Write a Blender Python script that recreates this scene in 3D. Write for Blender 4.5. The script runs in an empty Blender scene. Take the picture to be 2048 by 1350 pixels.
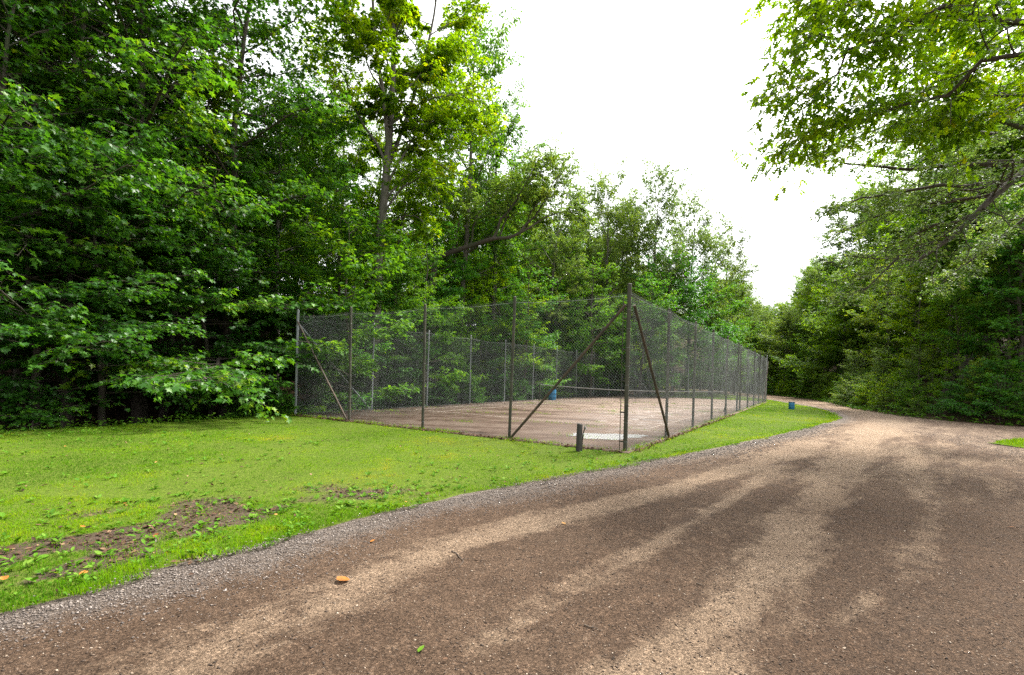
import bpy, math
import numpy as np
from mathutils import Vector

# ------------------------------------------------------------------ camera, sky, sun, exposure
scene = bpy.context.scene
col = scene.collection
R = math.radians
CZ, F, ROLL = 1.68, 969.0, R(1.58)           # eye height (m), focal length in photo pixels, camera roll

cam_d = bpy.data.cameras.new('camera')
cam = bpy.data.objects.new('camera', cam_d); col.objects.link(cam)
cam_d.sensor_width = 36.0; cam_d.lens = 36.0 * F / 2048.0
cam_d.shift_y = 74.0 / 2048.0
cam_d.clip_start = 0.05; cam_d.clip_end = 2000
cam.location = (0, 0, CZ); cam.rotation_euler = (R(90), -ROLL, 0)
scene.camera = cam

SUN_EL, SUN_AZ = R(57), R(54)                # azimuth clockwise from +Y
world = bpy.data.worlds.new('World'); scene.world = world
world.use_nodes = True
wn = world.node_tree.nodes; wl = world.node_tree.links
bg = wn['Background']
sky = wn.new('ShaderNodeTexSky'); sky.sky_type = 'NISHITA'; sky.sun_disc = False
sky.sun_elevation = SUN_EL; sky.sun_rotation = SUN_AZ
sky.air_density = 1.0; sky.dust_density = 4.0; sky.ozone_density = 1.0
hsv = wn.new('ShaderNodeHueSaturation'); hsv.inputs['Saturation'].default_value = 0.08
wl.new(sky.outputs[0], hsv.inputs['Color']); wl.new(hsv.outputs[0], bg.inputs[0])
bg.inputs[1].default_value = 0.15

sun_d = bpy.data.lights.new('sun', 'SUN'); sun_d.energy = 2.9; sun_d.angle = R(11); sun_d.color = (1, .95, .86)
sun = bpy.data.objects.new('sun', sun_d); col.objects.link(sun)
sdir = Vector((math.sin(SUN_AZ) * math.cos(SUN_EL), math.cos(SUN_AZ) * math.cos(SUN_EL), math.sin(SUN_EL)))
sun.rotation_euler = sdir.to_track_quat('Z', 'Y').to_euler()
sun.location = (0, 0, 40)

vs = scene.view_settings
vs.view_transform = 'Standard'; vs.look = 'None'; vs.gamma = 1.0; vs.use_curve_mapping = False
vs.exposure = 1.9
cy = scene.cycles
cy.max_bounces = 8; cy.diffuse_bounces = 4; cy.glossy_bounces = 2; cy.transmission_bounces = 5
cy.transparent_max_bounces = 4; cy.volume_bounces = 0
cy.caustics_reflective = False; cy.caustics_refractive = False
cy.use_adaptive_sampling = False
cy.use_denoising = False
cy.sample_clamp_indirect = 4.0

# ------------------------------------------------------------------ helpers
rng = np.random.default_rng(7)
CA, SA = math.cos(ROLL), math.sin(ROLL)

def at(px, py, Y):                            # photo pixel + distance along the view axis -> point
    dx, dy = px - 1024.0, py - 749.0
    x, y = dx * CA + dy * SA, -dx * SA + dy * CA
    return np.array((Y * x / F, Y, CZ - Y * y / F))

def G(px, py):                                # photo pixel -> point on the level ground
    dx, dy = px - 1024.0, py - 749.0
    y = -dx * SA + dy * CA
    p = at(px, py, CZ * F / y)
    return np.array((p[0], p[1]))

def to_px(x, y, z):
    xr, yr = F * x / y, -F * (z - CZ) / y
    return 1024 + xr * CA - yr * SA, 749 + xr * SA + yr * CA

def nrm(a):
    return a / (np.linalg.norm(a, axis=-1, keepdims=True) + 1e-9)

class Acc:
    """collects vertices, triangles / quads and one 'tint' value for each vertex"""
    def __init__(s):
        s.v, s.f3, s.f4, s.t, s.n = [], [], [], [], 0
    def add(s, v, f, tint=0.5):
        v = np.asarray(v, np.float32).reshape(-1, 3); f = np.asarray(f, np.int64)
        (s.f3 if f.shape[1] == 3 else s.f4).append(f + s.n)
        s.v.append(v); s.n += len(v)
        s.t.append(np.broadcast_to(np.asarray(tint, np.float32), (len(v),)))
    def mesh(s, name, mat, smooth=False):
        me = bpy.data.meshes.new(name)
        v = np.concatenate(s.v); t = np.concatenate(s.t)
        f3 = np.concatenate(s.f3) if s.f3 else np.zeros((0, 3), np.int64)
        f4 = np.concatenate(s.f4) if s.f4 else np.zeros((0, 4), np.int64)
        loops = np.concatenate([f3.ravel(), f4.ravel()]).astype(np.int32)
        tot = np.concatenate([np.full(len(f3), 3), np.full(len(f4), 4)]).astype(np.int32)
        st = np.concatenate([[0], np.cumsum(tot)[:-1]]).astype(np.int32)
        me.vertices.add(len(v)); me.vertices.foreach_set('co', v.ravel())
        me.loops.add(len(loops)); me.loops.foreach_set('vertex_index', loops)
        me.polygons.add(len(tot)); me.polygons.foreach_set('loop_start', st); me.polygons.foreach_set('loop_total', tot)
        if smooth: me.polygons.foreach_set('use_smooth', np.ones(len(tot), bool))
        a = me.attributes.new('tint', 'FLOAT', 'POINT'); a.data.foreach_set('value', np.ascontiguousarray(t))
        me.update(calc_edges=True)
        me.materials.append(mat)
        return me

def link(name, me, parent=None, loc=None):
    o = bpy.data.objects.new(name, me); col.objects.link(o)
    if parent is not None: o.parent = parent
    if loc is not None: o.location = loc
    return o

def tag(o, label=None, cat=None, group=None, kind=None):
    if label: o['label'] = label
    if cat: o['category'] = cat
    if group: o['group'] = group
    if kind: o['kind'] = kind
    return o

def empty(name, loc=(0, 0, 0)):
    o = bpy.data.objects.new(name, None); col.objects.link(o); o.location = loc; o.empty_display_size = .3
    return o

def tubes(acc, P, Rr, sides=5, tint=0.5, cap=False):
    P = np.asarray(P, float); Rr = np.asarray(Rr, float)
    if P.ndim == 2: P = P[None]; Rr = Rr[None]
    N, k, _ = P.shape
    T = nrm(np.gradient(P, axis=1))
    ref = np.where(np.abs(T[..., 2:3].mean(1, keepdims=True)) < .85, np.array((0, 0, 1.)), np.array((1., 0, 0)))
    B1 = nrm(np.cross(T, np.broadcast_to(ref, T.shape))); B2 = np.cross(T, B1)
    a = np.arange(sides) / sides * 2 * math.pi
    ring = P[:, :, None] + Rr[:, :, None, None] * (B1[:, :, None] * np.cos(a)[None, None, :, None] + B2[:, :, None] * np.sin(a)[None, None, :, None])
    i = np.arange(k - 1)[:, None] * sides; j = np.arange(sides)[None]; j2 = (j + 1) % sides
    q = np.stack([i + j, i + j2, i + sides + j2, i + sides + j], -1).reshape(-1, 4)
    f = (q[None] + (np.arange(N) * k * sides)[:, None, None]).reshape(-1, 4)
    tt = tint if np.ndim(tint) == 0 else np.repeat(tint, k * sides)
    acc.add(ring.reshape(-1, 3), f, tt)
    if cap:
        for n in range(N):
            for e in (0, k - 1):
                c = P[n, e]; rv = ring[n, e]
                acc.add(np.vstack([rv, c[None]]), np.stack([np.arange(sides), (np.arange(sides) + 1) % sides, np.full(sides, sides)], -1), 0.5)

def box(acc, c, s, tint=.5, rot=None):
    v = np.array([(x, y, z) for x in (-.5, .5) for y in (-.5, .5) for z in (-.5, .5)]) * np.array(s)
    if rot is not None: v = v @ np.asarray(rot).T
    f = [(0, 1, 3, 2), (4, 6, 7, 5), (0, 4, 5, 1), (2, 3, 7, 6), (0, 2, 6, 4), (1, 5, 7, 3)]
    acc.add(v + np.array(c), f, tint)

def vnoise(x, y, scale, seed):
    r = np.random.default_rng(seed).random((128, 128))
    u, v = x / scale + 40.3, y / scale + 17.7
    i, j = np.floor(u).astype(int), np.floor(v).astype(int)
    a, b = u - i, v - j
    a = a * a * (3 - 2 * a); b = b * b * (3 - 2 * b)
    g = lambda p, q: r[p % 128, q % 128]
    return (g(i, j) * (1 - a) + g(i + 1, j) * a) * (1 - b) + (g(i, j + 1) * (1 - a) + g(i + 1, j + 1) * a) * b

def fbm(x, y, scale, seed, oct=4):
    s = 0; w = 1; tw = 0
    for o in range(oct):
        s = s + w * vnoise(x, y, scale / 2 ** o, seed + o); tw += w; w *= .5
    return s / tw

def inside(poly, x, y):
    r = np.zeros(x.shape, bool); n = len(poly)
    for i in range(n):
        x1, y1 = poly[i]; x2, y2 = poly[(i + 1) % n]
        if y1 == y2: continue
        c = ((y1 > y) != (y2 > y)) & (x < (x2 - x1) * (y - y1) / (y2 - y1) + x1)
        r ^= c
    return r

def sdist(line, x, y):                        # distance to an open polyline, positive to its right
    best = np.full(x.shape, 1e9); sg = np.ones(x.shape)
    for (x1, y1), (x2, y2) in zip(line[:-1], line[1:]):
        dx, dy = x2 - x1, y2 - y1; l2 = dx * dx + dy * dy
        t = np.clip(((x - x1) * dx + (y - y1) * dy) / l2, 0, 1)
        d = np.hypot(x - x1 - t * dx, y - y1 - t * dy)
        c = (x - x1) * dy - (y - y1) * dx
        m = d < best
        best = np.where(m, d, best); sg = np.where(m, np.sign(c), sg)
    return best * sg

def smooth_line(pts, n=8):
    p = np.asarray(pts, float); out = []
    q = np.vstack([2 * p[0] - p[1], p, 2 * p[-1] - p[-2]])
    for i in range(1, len(q) - 2):
        for t in np.arange(n) / n:
            a, b, c, d = q[i - 1], q[i], q[i + 1], q[i + 2]
            out.append(.5 * (2 * b + (c - a) * t + (2 * a - 5 * b + 4 * c - d) * t * t + (3 * b - a - 3 * c + d) * t ** 3))
    out.append(p[-1])
    return np.array(out)

# ------------------------------------------------------------------ materials
def new_mat(name):
    m = bpy.data.materials.new(name); m.use_nodes = True
    nt = m.node_tree; b = nt.nodes['Principled BSDF']
    return m, nt, b, lambda t: nt.nodes.new('ShaderNode' + t), nt.links.new

def ramp(nt, stops):
    n = nt.nodes.new('ShaderNodeValToRGB'); cr = n.color_ramp
    while len(cr.elements) < len(stops): cr.elements.new(.5)
    for e, (p, c) in zip(cr.elements, stops): e.position = p; e.color = (*c, 1)
    return n

def leaf_mat(name, stops, trans, tmix=.4, rough=.42, spec=.35):
    m, nt, b, N, L = new_mat(name)
    at_ = N('Attribute'); at_.attribute_name = 'tint'
    oi = N('ObjectInfo')
    mad = N('Math'); mad.operation = 'MULTIPLY_ADD'; mad.inputs[1].default_value = .36
    L(oi.outputs['Random'], mad.inputs[0])
    sub = N('Math'); sub.operation = 'SUBTRACT'; sub.inputs[1].default_value = .18
    L(at_.outputs['Fac'], sub.inputs[0]); L(sub.outputs[0], mad.inputs[2])
    r = ramp(nt, stops); L(mad.outputs[0], r.inputs[0])
    L(r.outputs[0], b.inputs['Base Color'])
    b.inputs['Roughness'].default_value = rough; b.inputs['Specular IOR Level'].default_value = spec
    tr = N('BsdfTranslucent')
    mx = N('MixRGB'); mx.blend_type = 'MULTIPLY'; mx.inputs[0].default_value = 1; mx.inputs[2].default_value = (*trans, 1)
    L(r.outputs[0], mx.inputs[1]); L(mx.outputs[0], tr.inputs[0])
    ms = N('MixShader'); ms.inputs[0].default_value = tmix
    L(b.outputs[0], ms.inputs[1]); L(tr.outputs[0], ms.inputs[2])
    L(ms.outputs[0], nt.nodes['Material Output'].inputs[0])
    return m

M = {}
M['maple'] = leaf_mat('maple_leaf', [(0, (.014, .058, .007)), (.45, (.036, .12, .011)), (.8, (.08, .195, .012)), (1, (.16, .25, .012))], (2.0, 1.8, .55), tmix=.4, spec=.25)
M['forest'] = leaf_mat('forest_leaf', [(0, (.025, .088, .009)), (.5, (.066, .17, .013)), (.85, (.125, .235, .013)), (1, (.18, .25, .015))], (2.1, 1.8, .5), tmix=.45, spec=.15, rough=.55)
M['pale'] = leaf_mat('pale_leaf', [(0, (.05, .1, .025)), (.5, (.095, .165, .03)), (.85, (.145, .205, .03)), (1, (.18, .22, .04))], (1.8, 1.65, .7), tmix=.45, spec=.15, rough=.55)
M['yellow'] = leaf_mat('yellowish_leaf', [(0, (.035, .095, .012)), (.5, (.09, .175, .018)), (.85, (.15, .22, .02)), (1, (.2, .235, .025))], (2.0, 1.75, .55), tmix=.5, spec=.15, rough=.55)
M['fine'] = leaf_mat('fine_leaf', [(0, (.045, .1, .03)), (.5, (.09, .165, .042)), (.85, (.135, .2, .045)), (1, (.18, .22, .06))], (1.7, 1.6, .8), tmix=.45, spec=.3, rough=.5)
M['oak'] = leaf_mat('oak_leaf', [(0, (.035, .1, .005)), (.5, (.085, .185, .006)), (.85, (.14, .235, .007)), (1, (.2, .24, .008))], (2.3, 1.9, .45), tmix=.58, spec=.12)
M['lush'] = leaf_mat('lush_leaf', [(0, (.018, .085, .014)), (.5, (.048, .165, .018)), (.85, (.1, .23, .018)), (1, (.15, .24, .02))], (1.9, 1.7, .55), tmix=.42, spec=.18, rough=.5)
M['grass'] = leaf_mat('grass_blade', [(0, (.03, .09, .006)), (.4, (.07, .175, .005)), (.75, (.128, .24, .005)), (.96, (.19, .275, .006)), (1, (.24, .25, .03))], (1.7, 1.45, .4), tmix=.4, rough=.8, spec=.0)
M['weed'] = leaf_mat('weed_leaf', [(0, (.035, .1, .008)), (.6, (.075, .175, .012)), (1, (.14, .23, .03))], (1.5, 1.4, .5), tmix=.3, rough=.6, spec=.06)
M['litter'] = leaf_mat('dead_leaf', [(0, (.03, .018, .012)), (.45, (.075, .042, .026)), (.8, (.14, .082, .05)), (1, (.24, .16, .09))], (1.2, 1, .8), tmix=.1, rough=.8, spec=.1)
M['orange'] = leaf_mat('orange_leaf', [(0, (.13, .045, .014)), (.5, (.33, .125, .02)), (1, (.36, .25, .1))], (1.2, 1, .8), tmix=.15, rough=.6, spec=.2)

def bark_mat(name, c0, c1, moss=(.05, .06, .03)):
    m, nt, b, N, L = new_mat(name)
    tc = N('TexCoord'); mp = N('Mapping'); mp.inputs['Scale'].default_value = (14, 14, 2.2)
    L(tc.outputs['Object'], mp.inputs[0])
    n1 = N('TexNoise'); n1.inputs['Scale'].default_value = 1.6; n1.inputs['Detail'].default_value = 7; n1.inputs['Roughness'].default_value = .7
    L(mp.outputs[0], n1.inputs[0])
    r = ramp(nt, [(.3, c0), (.7, c1)]); L(n1.outputs[0], r.inputs[0])
    n2 = N('TexNoise'); n2.inputs['Scale'].default_value = .9; n2.inputs['Detail'].default_value = 4
    L(tc.outputs['Object'], n2.inputs[0])
    r2 = ramp(nt, [(.5, (0, 0, 0)), (.68, (1, 1, 1))]); L(n2.outputs[0], r2.inputs[0])
    mx = N('MixRGB'); L(r2.outputs[0], mx.inputs[0]); L(r.outputs[0], mx.inputs[1]); mx.inputs[2].default_value = (*moss, 1)
    L(mx.outputs[0], b.inputs['Base Color']); b.inputs['Roughness'].default_value = .9; b.inputs['Specular IOR Level'].default_value = .2
    bp = N('Bump'); bp.inputs['Strength'].default_value = .7; bp.inputs['Distance'].default_value = .03
    L(n1.outputs[0], bp.inputs['Height']); L(bp.outputs[0], b.inputs['Normal'])
    return m
M['bark'] = bark_mat('dark_bark', (.035, .028, .022), (.11, .092, .075))
M['bark_pale'] = bark_mat('grey_bark', (.075, .066, .056), (.2, .18, .155), (.1, .11, .07))

def metal_mat(name, c0, c1, rough, metallic, scale=6, stretch=.25, c2=None):
    m, nt, b, N, L = new_mat(name)
    tc = N('TexCoord'); mp = N('Mapping'); mp.inputs['Scale'].default_value = (1, 1, stretch)
    L(tc.outputs['Object'], mp.inputs[0])
    n1 = N('TexNoise'); n1.inputs['Scale'].default_value = scale; n1.inputs['Detail'].default_value = 6; n1.inputs['Roughness'].default_value = .65
    L(mp.outputs[0], n1.inputs[0])
    r = ramp(nt, [(.35, c0), (.62, c1)] + ([(.75, c2)] if c2 else [])); L(n1.outputs[0], r.inputs[0])
    L(r.outputs[0], b.inputs['Base Color']); b.inputs['Roughness'].default_value = rough; b.inputs['Metallic'].default_value = metallic
    bp = N('Bump'); bp.inputs['Strength'].default_value = .25; bp.inputs['Distance'].default_value = .004
    L(n1.outputs[0], bp.inputs['Height']); L(bp.outputs[0], b.inputs['Normal'])
    return m
M['post_dark'] = metal_mat('weathered_post', (.02, .023, .013), (.052, .048, .03), .8, 0, c2=(.095, .062, .04))
M['brace_dark'] = metal_mat('rusty_brace', (.03, .024, .016), (.07, .047, .03), .8, 0, c2=(.11, .06, .036))
M['galv'] = metal_mat('galvanised_steel', (.14, .155, .165), (.24, .255, .265), .6, .15)
M['galv_old'] = metal_mat('weathered_galvanised', (.08, .08, .07), (.17, .17, .155), .65, .1)
M['galv_light'] = metal_mat('bright_galvanised', (.28, .3, .32), (.4, .42, .44), .6, .1)
M['wire'] = metal_mat('fence_wire', (.13, .138, .136), (.2, .21, .208), .85, 0)
M['wire'].node_tree.nodes['Principled BSDF'].inputs['Specular IOR Level'].default_value = .1
M['barrel'] = metal_mat('blue_barrel', (.012, .11, .22), (.018, .17, .33), .5, 0, scale=9)
M['black'] = metal_mat('black_plastic', (.012, .012, .013), (.03, .03, .03), .5, 0)
M['band'] = metal_mat('net_band', (.2, .2, .19), (.34, .34, .32), .85, 0)
M['cord'] = metal_mat('net_cord', (.02, .022, .02), (.05, .05, .045), .85, 0)
M['timber'] = metal_mat('dark_timber', (.012, .013, .01), (.04, .036, .028), .85, 0, scale=14, stretch=.12)
M['twig'] = metal_mat('dry_twig', (.03, .022, .016), (.09, .065, .045), .9, 0, scale=40)

def stone_mat(name, stops):
    m, nt, b, N, L = new_mat(name)
    a = N('Attribute'); a.attribute_name = 'tint'
    r = ramp(nt, stops); L(a.outputs['Fac'], r.inputs[0])
    L(r.outputs[0], b.inputs['Base Color']); b.inputs['Roughness'].default_value = .8; b.inputs['Specular IOR Level'].default_value = .3
    return m
M['gravel'] = stone_mat('gravel_stone', [(0, (.05, .042, .038)), (.35, (.105, .085, .072)), (.7, (.185, .156, .136)), (.93, (.29, .252, .225)), (1, (.38, .34, .3))])
M['pebble'] = stone_mat('road_pebble', [(0, (.022, .016, .012)), (.4, (.058, .039, .027)), (.72, (.11, .078, .055)), (.9, (.24, .185, .135)), (1, (.38, .31, .24))])

def ground_mat(name, build):
    m, nt, b, N, L = new_mat(name)
    tc = N('TexCoord')
    def noise(scale, detail=6, rough=.6, vec=None, dist=0):
        n = N('TexNoise'); n.inputs['Scale'].default_value = scale; n.inputs['Detail'].default_value = detail
        n.inputs['Roughness'].default_value = rough; n.inputs['Distortion'].default_value = dist
        L(vec if vec is not None else tc.outputs['Object'], n.inputs['Vector']); return n.outputs[0]
    def mix(f, a, c, mode='MIX'):
        n = N('MixRGB'); n.blend_type = mode
        for i, v in enumerate((f, a, c)):
            if hasattr(v, 'links'): L(v, n.inputs[i])
            elif isinstance(v, tuple): n.inputs[i].default_value = (*v, 1)
            else: n.inputs[i].default_value = v
        return n.outputs[0]
    def rmp(src, *st):
        r = ramp(nt, list(st)); L(src, r.inputs[0]); return r.outputs[0]
    def math_(op, a, c):
        n = N('Math'); n.operation = op
        for i, v in enumerate((a, c)):
            if hasattr(v, 'links'): L(v, n.inputs[i])
            else: n.inputs[i].default_value = v
        return n.outputs[0]
    def attr(nm):
        n = N('Attribute'); n.attribute_name = nm; return n.outputs['Fac']
    def mapping(scale, rotz=0):
        r_ = N('Mapping'); r_.inputs['Rotation'].default_value = (0, 0, rotz); L(tc.outputs['Object'], r_.inputs[0])
        n = N('Mapping'); n.inputs['Scale'].default_value = scale; L(r_.outputs[0], n.inputs[0]); return n.outputs[0]
    def vor(scale, feat='F1', vec=None):
        n = N('TexVoronoi'); n.inputs['Scale'].default_value = scale; n.feature = feat
        L(vec if vec is not None else tc.outputs['Object'], n.inputs['Vector']); return n
    def bump(h, strength, dist):
        n = N('Bump'); n.inputs['Strength'].default_value = strength; n.inputs['Distance'].default_value = dist
        L(h, n.inputs['Height']); L(n.outputs[0], b.inputs['Normal'])
    b.inputs['Specular IOR Level'].default_value = .1
    build(b, L, noise, mix, rmp, math_, attr, mapping, vor, bump)
    return m

BL = (0, 0, 0); WH = (1, 1, 1)
def _forest(b, L, noise, mix, rmp, math_, attr, mapping, vor, bump):
    n = noise(1.2); v = vor(16); n2 = noise(22)
    c = rmp(n2, (.3, (.02, .014, .009)), (.55, (.055, .034, .021)), (.75, (.1, .06, .036)))
    c = mix(.35, c, v.outputs['Color'], 'MULTIPLY')
    g = rmp(n, (.52, BL), (.7, (.6, .6, .6)))
    L(mix(g, c, (.02, .035, .012)), b.inputs['Base Color']); b.inputs['Roughness'].default_value = .95
    bump(math_('ADD', n2, v.outputs[0]), .8, .05)
M['forest_floor'] = ground_mat('forest_floor', _forest)
def _soil(b, L, noise, mix, rmp, math_, attr, mapping, vor, bump):
    n = noise(1.3); n2 = noise(30)
    c = rmp(n2, (.3, (.035, .05, .007)), (.55, (.065, .095, .01)), (.75, (.1, .13, .015)))
    d = rmp(n2, (.3, (.025, .017, .012)), (.6, (.062, .043, .031)), (.8, (.11, .078, .057)))
    L(mix(rmp(attr('tint'), (.35, BL), (.75, WH)), c, d), b.inputs['Base Color']); b.inputs['Roughness'].default_value = .95
    bump(n2, .6, .03)
M['soil'] = ground_mat('lawn_soil', _soil)
ROAD_ANG = math.atan2(.72, .69)
def _road(b, L, noise, mix, rmp, math_, attr, mapping, vor, bump):
    mp = mapping((1.1, 4.5, 1), -ROAD_ANG)
    streak = noise(.5, 6, .65, mp, .4)
    fine = noise(45, 8, .85); mid = noise(5, 6, .65); big = noise(.55, 4)
    wv = mapping((1, 1, 1)); v = vor(70); vs_ = vor(31)
    brown = rmp(math_('ADD', math_('MULTIPLY', fine, .6), math_('MULTIPLY', mid, .4)), (.34, (.055, .035, .0225)), (.5, (.1, .065, .0425)), (.64, (.142, .094, .063)))
    tan = rmp(fine, (.28, (.145, .1, .066)), (.5, (.235, .168, .114)), (.7, (.305, .226, .158)))
    grey = rmp(fine, (.3, (.065, .05, .04)), (.5, (.13, .107, .09)), (.7, (.22, .188, .165)))
    dry = math_('ADD', attr('tint'), math_('MULTIPLY', math_('SUBTRACT', math_('ADD', math_('MULTIPLY', streak, .75), math_('ADD', math_('MULTIPLY', mid, .4), math_('MULTIPLY', fine, .3))), .725), 1.9))
    c = mix(rmp(dry, (.26, BL), (.62, (.95, .95, .95))), brown, tan)
    c = mix(rmp(math_('ADD', attr('gravel'), math_('MULTIPLY', math_('SUBTRACT', mid, .5), .9)), (.35, BL), (.75, WH)), c, grey)
    # loose stones pressed into the surface
    pick = math_('GREATER_THAN', N_R(vs_), .8)
    spot = math_('MULTIPLY', math_('LESS_THAN', vs_.outputs[0], .3), pick)
    c = mix(math_('MULTIPLY', spot, .3), c, (.25, .19, .145))
    pk2 = math_('MULTIPLY', math_('LESS_THAN', v.outputs[0], .32), math_('GREATER_THAN', N_R(v), .7))
    c = mix(math_('MULTIPLY', pk2, .45), c, (.03, .021, .016))
    c = mix(rmp(big, (.35, (.6, .6, .6)), (.6, BL)), c, mix(1., c, (.72, .68, .66), 'MULTIPLY'))
    g1 = vor(120); g2 = vor(52)
    c = mix(1., c, rmp(N_R(g1), (0, (.45, .45, .45)), (.5, (.9, .9, .9)), (1, (1.5, 1.5, 1.5))), 'MULTIPLY')
    c = mix(1., c, rmp(N_R(g2), (0, (.72, .71, .7)), (.55, WH), (.9, WH), (1, (1.5, 1.5, 1.5))), 'MULTIPLY')
    L(c, b.inputs['Base Color'])
    L(rmp(mid, (.3, (.7, .7, .7)), (.6, (.92, .92, .92))), b.inputs['Roughness'])
    bump(math_('ADD', math_('ADD', math_('MULTIPLY', fine, 1.2), math_('MULTIPLY', spot, .25)), mid), 1.0, .025)
def N_R(v):
    nt = v.id_data; s = nt.nodes.new('ShaderNodeSeparateColor'); nt.links.new(v.outputs['Color'], s.inputs[0]); return s.outputs[0]
M['road'] = ground_mat('gravel_road', _road)
def _court(b, L, noise, mix, rmp, math_, attr, mapping, vor, bump):
    mp = mapping((.5, 1.6, 1), .12)
    st = noise(.55, 5, .6, mp, .5); fine = noise(60, 5, .7); mid = noise(2.2, 6, .65); mo = noise(.8, 5, .7)
    c = rmp(math_('ADD', math_('MULTIPLY', st, .65), math_('MULTIPLY', mid, .35)), (.36, (.05, .028, .017)), (.46, (.115, .07, .047)), (.58, (.2, .142, .106)))
    c = mix(rmp(mo, (.58, BL), (.74, (.5, .5, .5))), c, (.075, .085, .035))
    c = mix(.5, c, rmp(fine, (.25, (.45, .45, .45)), (.7, WH)), 'MULTIPLY')
    L(c, b.inputs['Base Color'])
    L(rmp(mid, (.35, (.5, .5, .5)), (.6, (.85, .85, .85))), b.inputs['Roughness']); b.inputs['Specular IOR Level'].default_value = .3
    bump(fine, .35, .008)
M['court'] = ground_mat('court_surface', _court)
def _paint(b, L, noise, mix, rmp, math_, attr, mapping, vor, bump):
    n = noise(7, 6, .7)
    L(rmp(n, (.42, (.15, .105, .08)), (.62, (.36, .32, .28))), b.inputs['Base Color']); b.inputs['Roughness'].default_value = .8
M['paint'] = ground_mat('worn_line_paint', _paint)
def _water(b, L, noise, mix, rmp, math_, attr, mapping, vor, bump):
    b.inputs['Base Color'].default_value = (.36, .355, .355, 1); b.inputs['Roughness'].default_value = .06
    b.inputs['Specular IOR Level'].default_value = .8; b.inputs['IOR'].default_value = 1.33
    bump(noise(8), .03, .01)
M['water'] = ground_mat('puddle_water', _water)

# ------------------------------------------------------------------ layout of the place
U = np.array((.5352, .8447)); V = np.array((-.8447, .5352))      # along the road-side fence / along the front fence
C0 = G(1250, 906)
LA, LB = 12.15, 33.9
C1, C2 = C0 + LA * V, C0 + LB * U
C3 = C1 + LB * U
ROAD_L = [(-22, -18), (-9.5, -3.2)] + [tuple(G(*p)) for p in ((0, 1232), (240, 1160), (460, 1108), (660, 1055), (840, 1010), (1060, 965), (1300, 922), (1440, 895), (1560, 870), (1640, 850))] + \
         [tuple(G(1678, 838)), tuple(G(1672, 828)), tuple(G(1630, 816)), (22.6, 40.5), (25.2, 52), (27, 70), (28, 100)]
BANK = [(60, 5), (38, 14.5), (25, 20.3), (21.9, 22.8), (21.6, 26.5), (23.6, 33), (28.5, 44), (32, 56), (34, 75), (35, 110)]
road_left = smooth_line(ROAD_L, 6)
bank = smooth_line(BANK[::-1], 5)[::-1]
PATCH = [(14.7, 14.9), (17, 16.2), (28, 12.6), (44, 7), (44, -10), (9.5, -10), (10.8, 4), (13.2, 10.5)]

def left_d(x, y):                             # distance to the left of the lawn's woodland edge
    return (x - C1[0]) * V[0] + (y - C1[1]) * V[1]
def left_s(x, y):
    return (x - C1[0]) * U[0] + (y - C1[1]) * U[1]

def height(x, y):
    x = np.asarray(x, float); y = np.asarray(y, float)
    d = left_d(x, y) - .3
    dip = -1.5 * np.clip(d / 2.2, 0, 1) ** 1.3 * np.clip(1 - (left_s(x, y) - 2) / 6, .25, 1)
    rise = .40 * np.clip(d - 3.2, 0, 14) + .18 * np.clip(d - 17, 0, 40)
    br = -sdist(bank, x, y) - .2
    r2 = .36 * np.clip(br - .3, 0, 16) + .2 * np.clip(br - 16, 0, 50)
    r2 = r2 * np.clip(br, 0, 1)
    z = np.where(d > 0, dip + rise, 0) + r2
    wob = (fbm(x, y, 3.0, 91) - .5) * .5 * np.clip(np.maximum(d, br) / 3, 0, 1)
    return z + wob - .02 - .09 * np.clip(np.minimum(-d, -br), 0, 1)
# bank runs from near right to far, so the bank itself lies on its negative (left-handed) or positive side; fix the sign once
if sdist(bank, np.array([60.]), np.array([40.]))[0] > 0:
    _sd = sdist
    bank = bank[::-1]

def grid_lines(lo, hi, c0, c1, fine, coarse):
    a = list(np.arange(lo, c0, coarse)) + list(np.arange(c0, c1, fine)) + list(np.arange(c1, hi + coarse, coarse))
    return np.array(a)

def sheet(name, xs, ys, zf, mask, mat, attrs=None, smooth=True):
    X, Y = np.meshgrid(xs, ys)
    ny, nx = X.shape
    i = np.arange(ny - 1)[:, None] * nx + np.arange(nx - 1)[None]
    q = np.stack([i, i + 1, i + nx + 1, i + nx], -1)
    xc = .25 * (X[:-1, :-1] + X[1:, :-1] + X[:-1, 1:] + X[1:, 1:]); yc = .25 * (Y[:-1, :-1] + Y[1:, :-1] + Y[:-1, 1:] + Y[1:, 1:])
    if mask is not None: q = q[mask(xc, yc)]
    q = q.reshape(-1, 4)
    used, inv = np.unique(q, return_inverse=True)
    x, y = X.ravel()[used], Y.ravel()[used]
    a = Acc(); t = attrs['tint'](x, y) if attrs else .5
    a.add(np.stack([x, y, zf(x, y)], -1), inv.reshape(-1, 4), t)
    me = a.mesh(name, mat, smooth)
    for k, f in (attrs or {}).items():
        if k != 'tint':
            at_ = me.attributes.new(k, 'FLOAT', 'POINT'); at_.data.foreach_set('value', np.ascontiguousarray(f(x, y), dtype=np.float32))
    return link(name, me)

# terrain
o = sheet('ground', grid_lines(-320, 320, -60, 90, 1.2, 20), grid_lines(-120, 420, -10, 110, 1.2, 20), height, None, M['forest_floor'])
tag(o, kind='structure')

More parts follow.
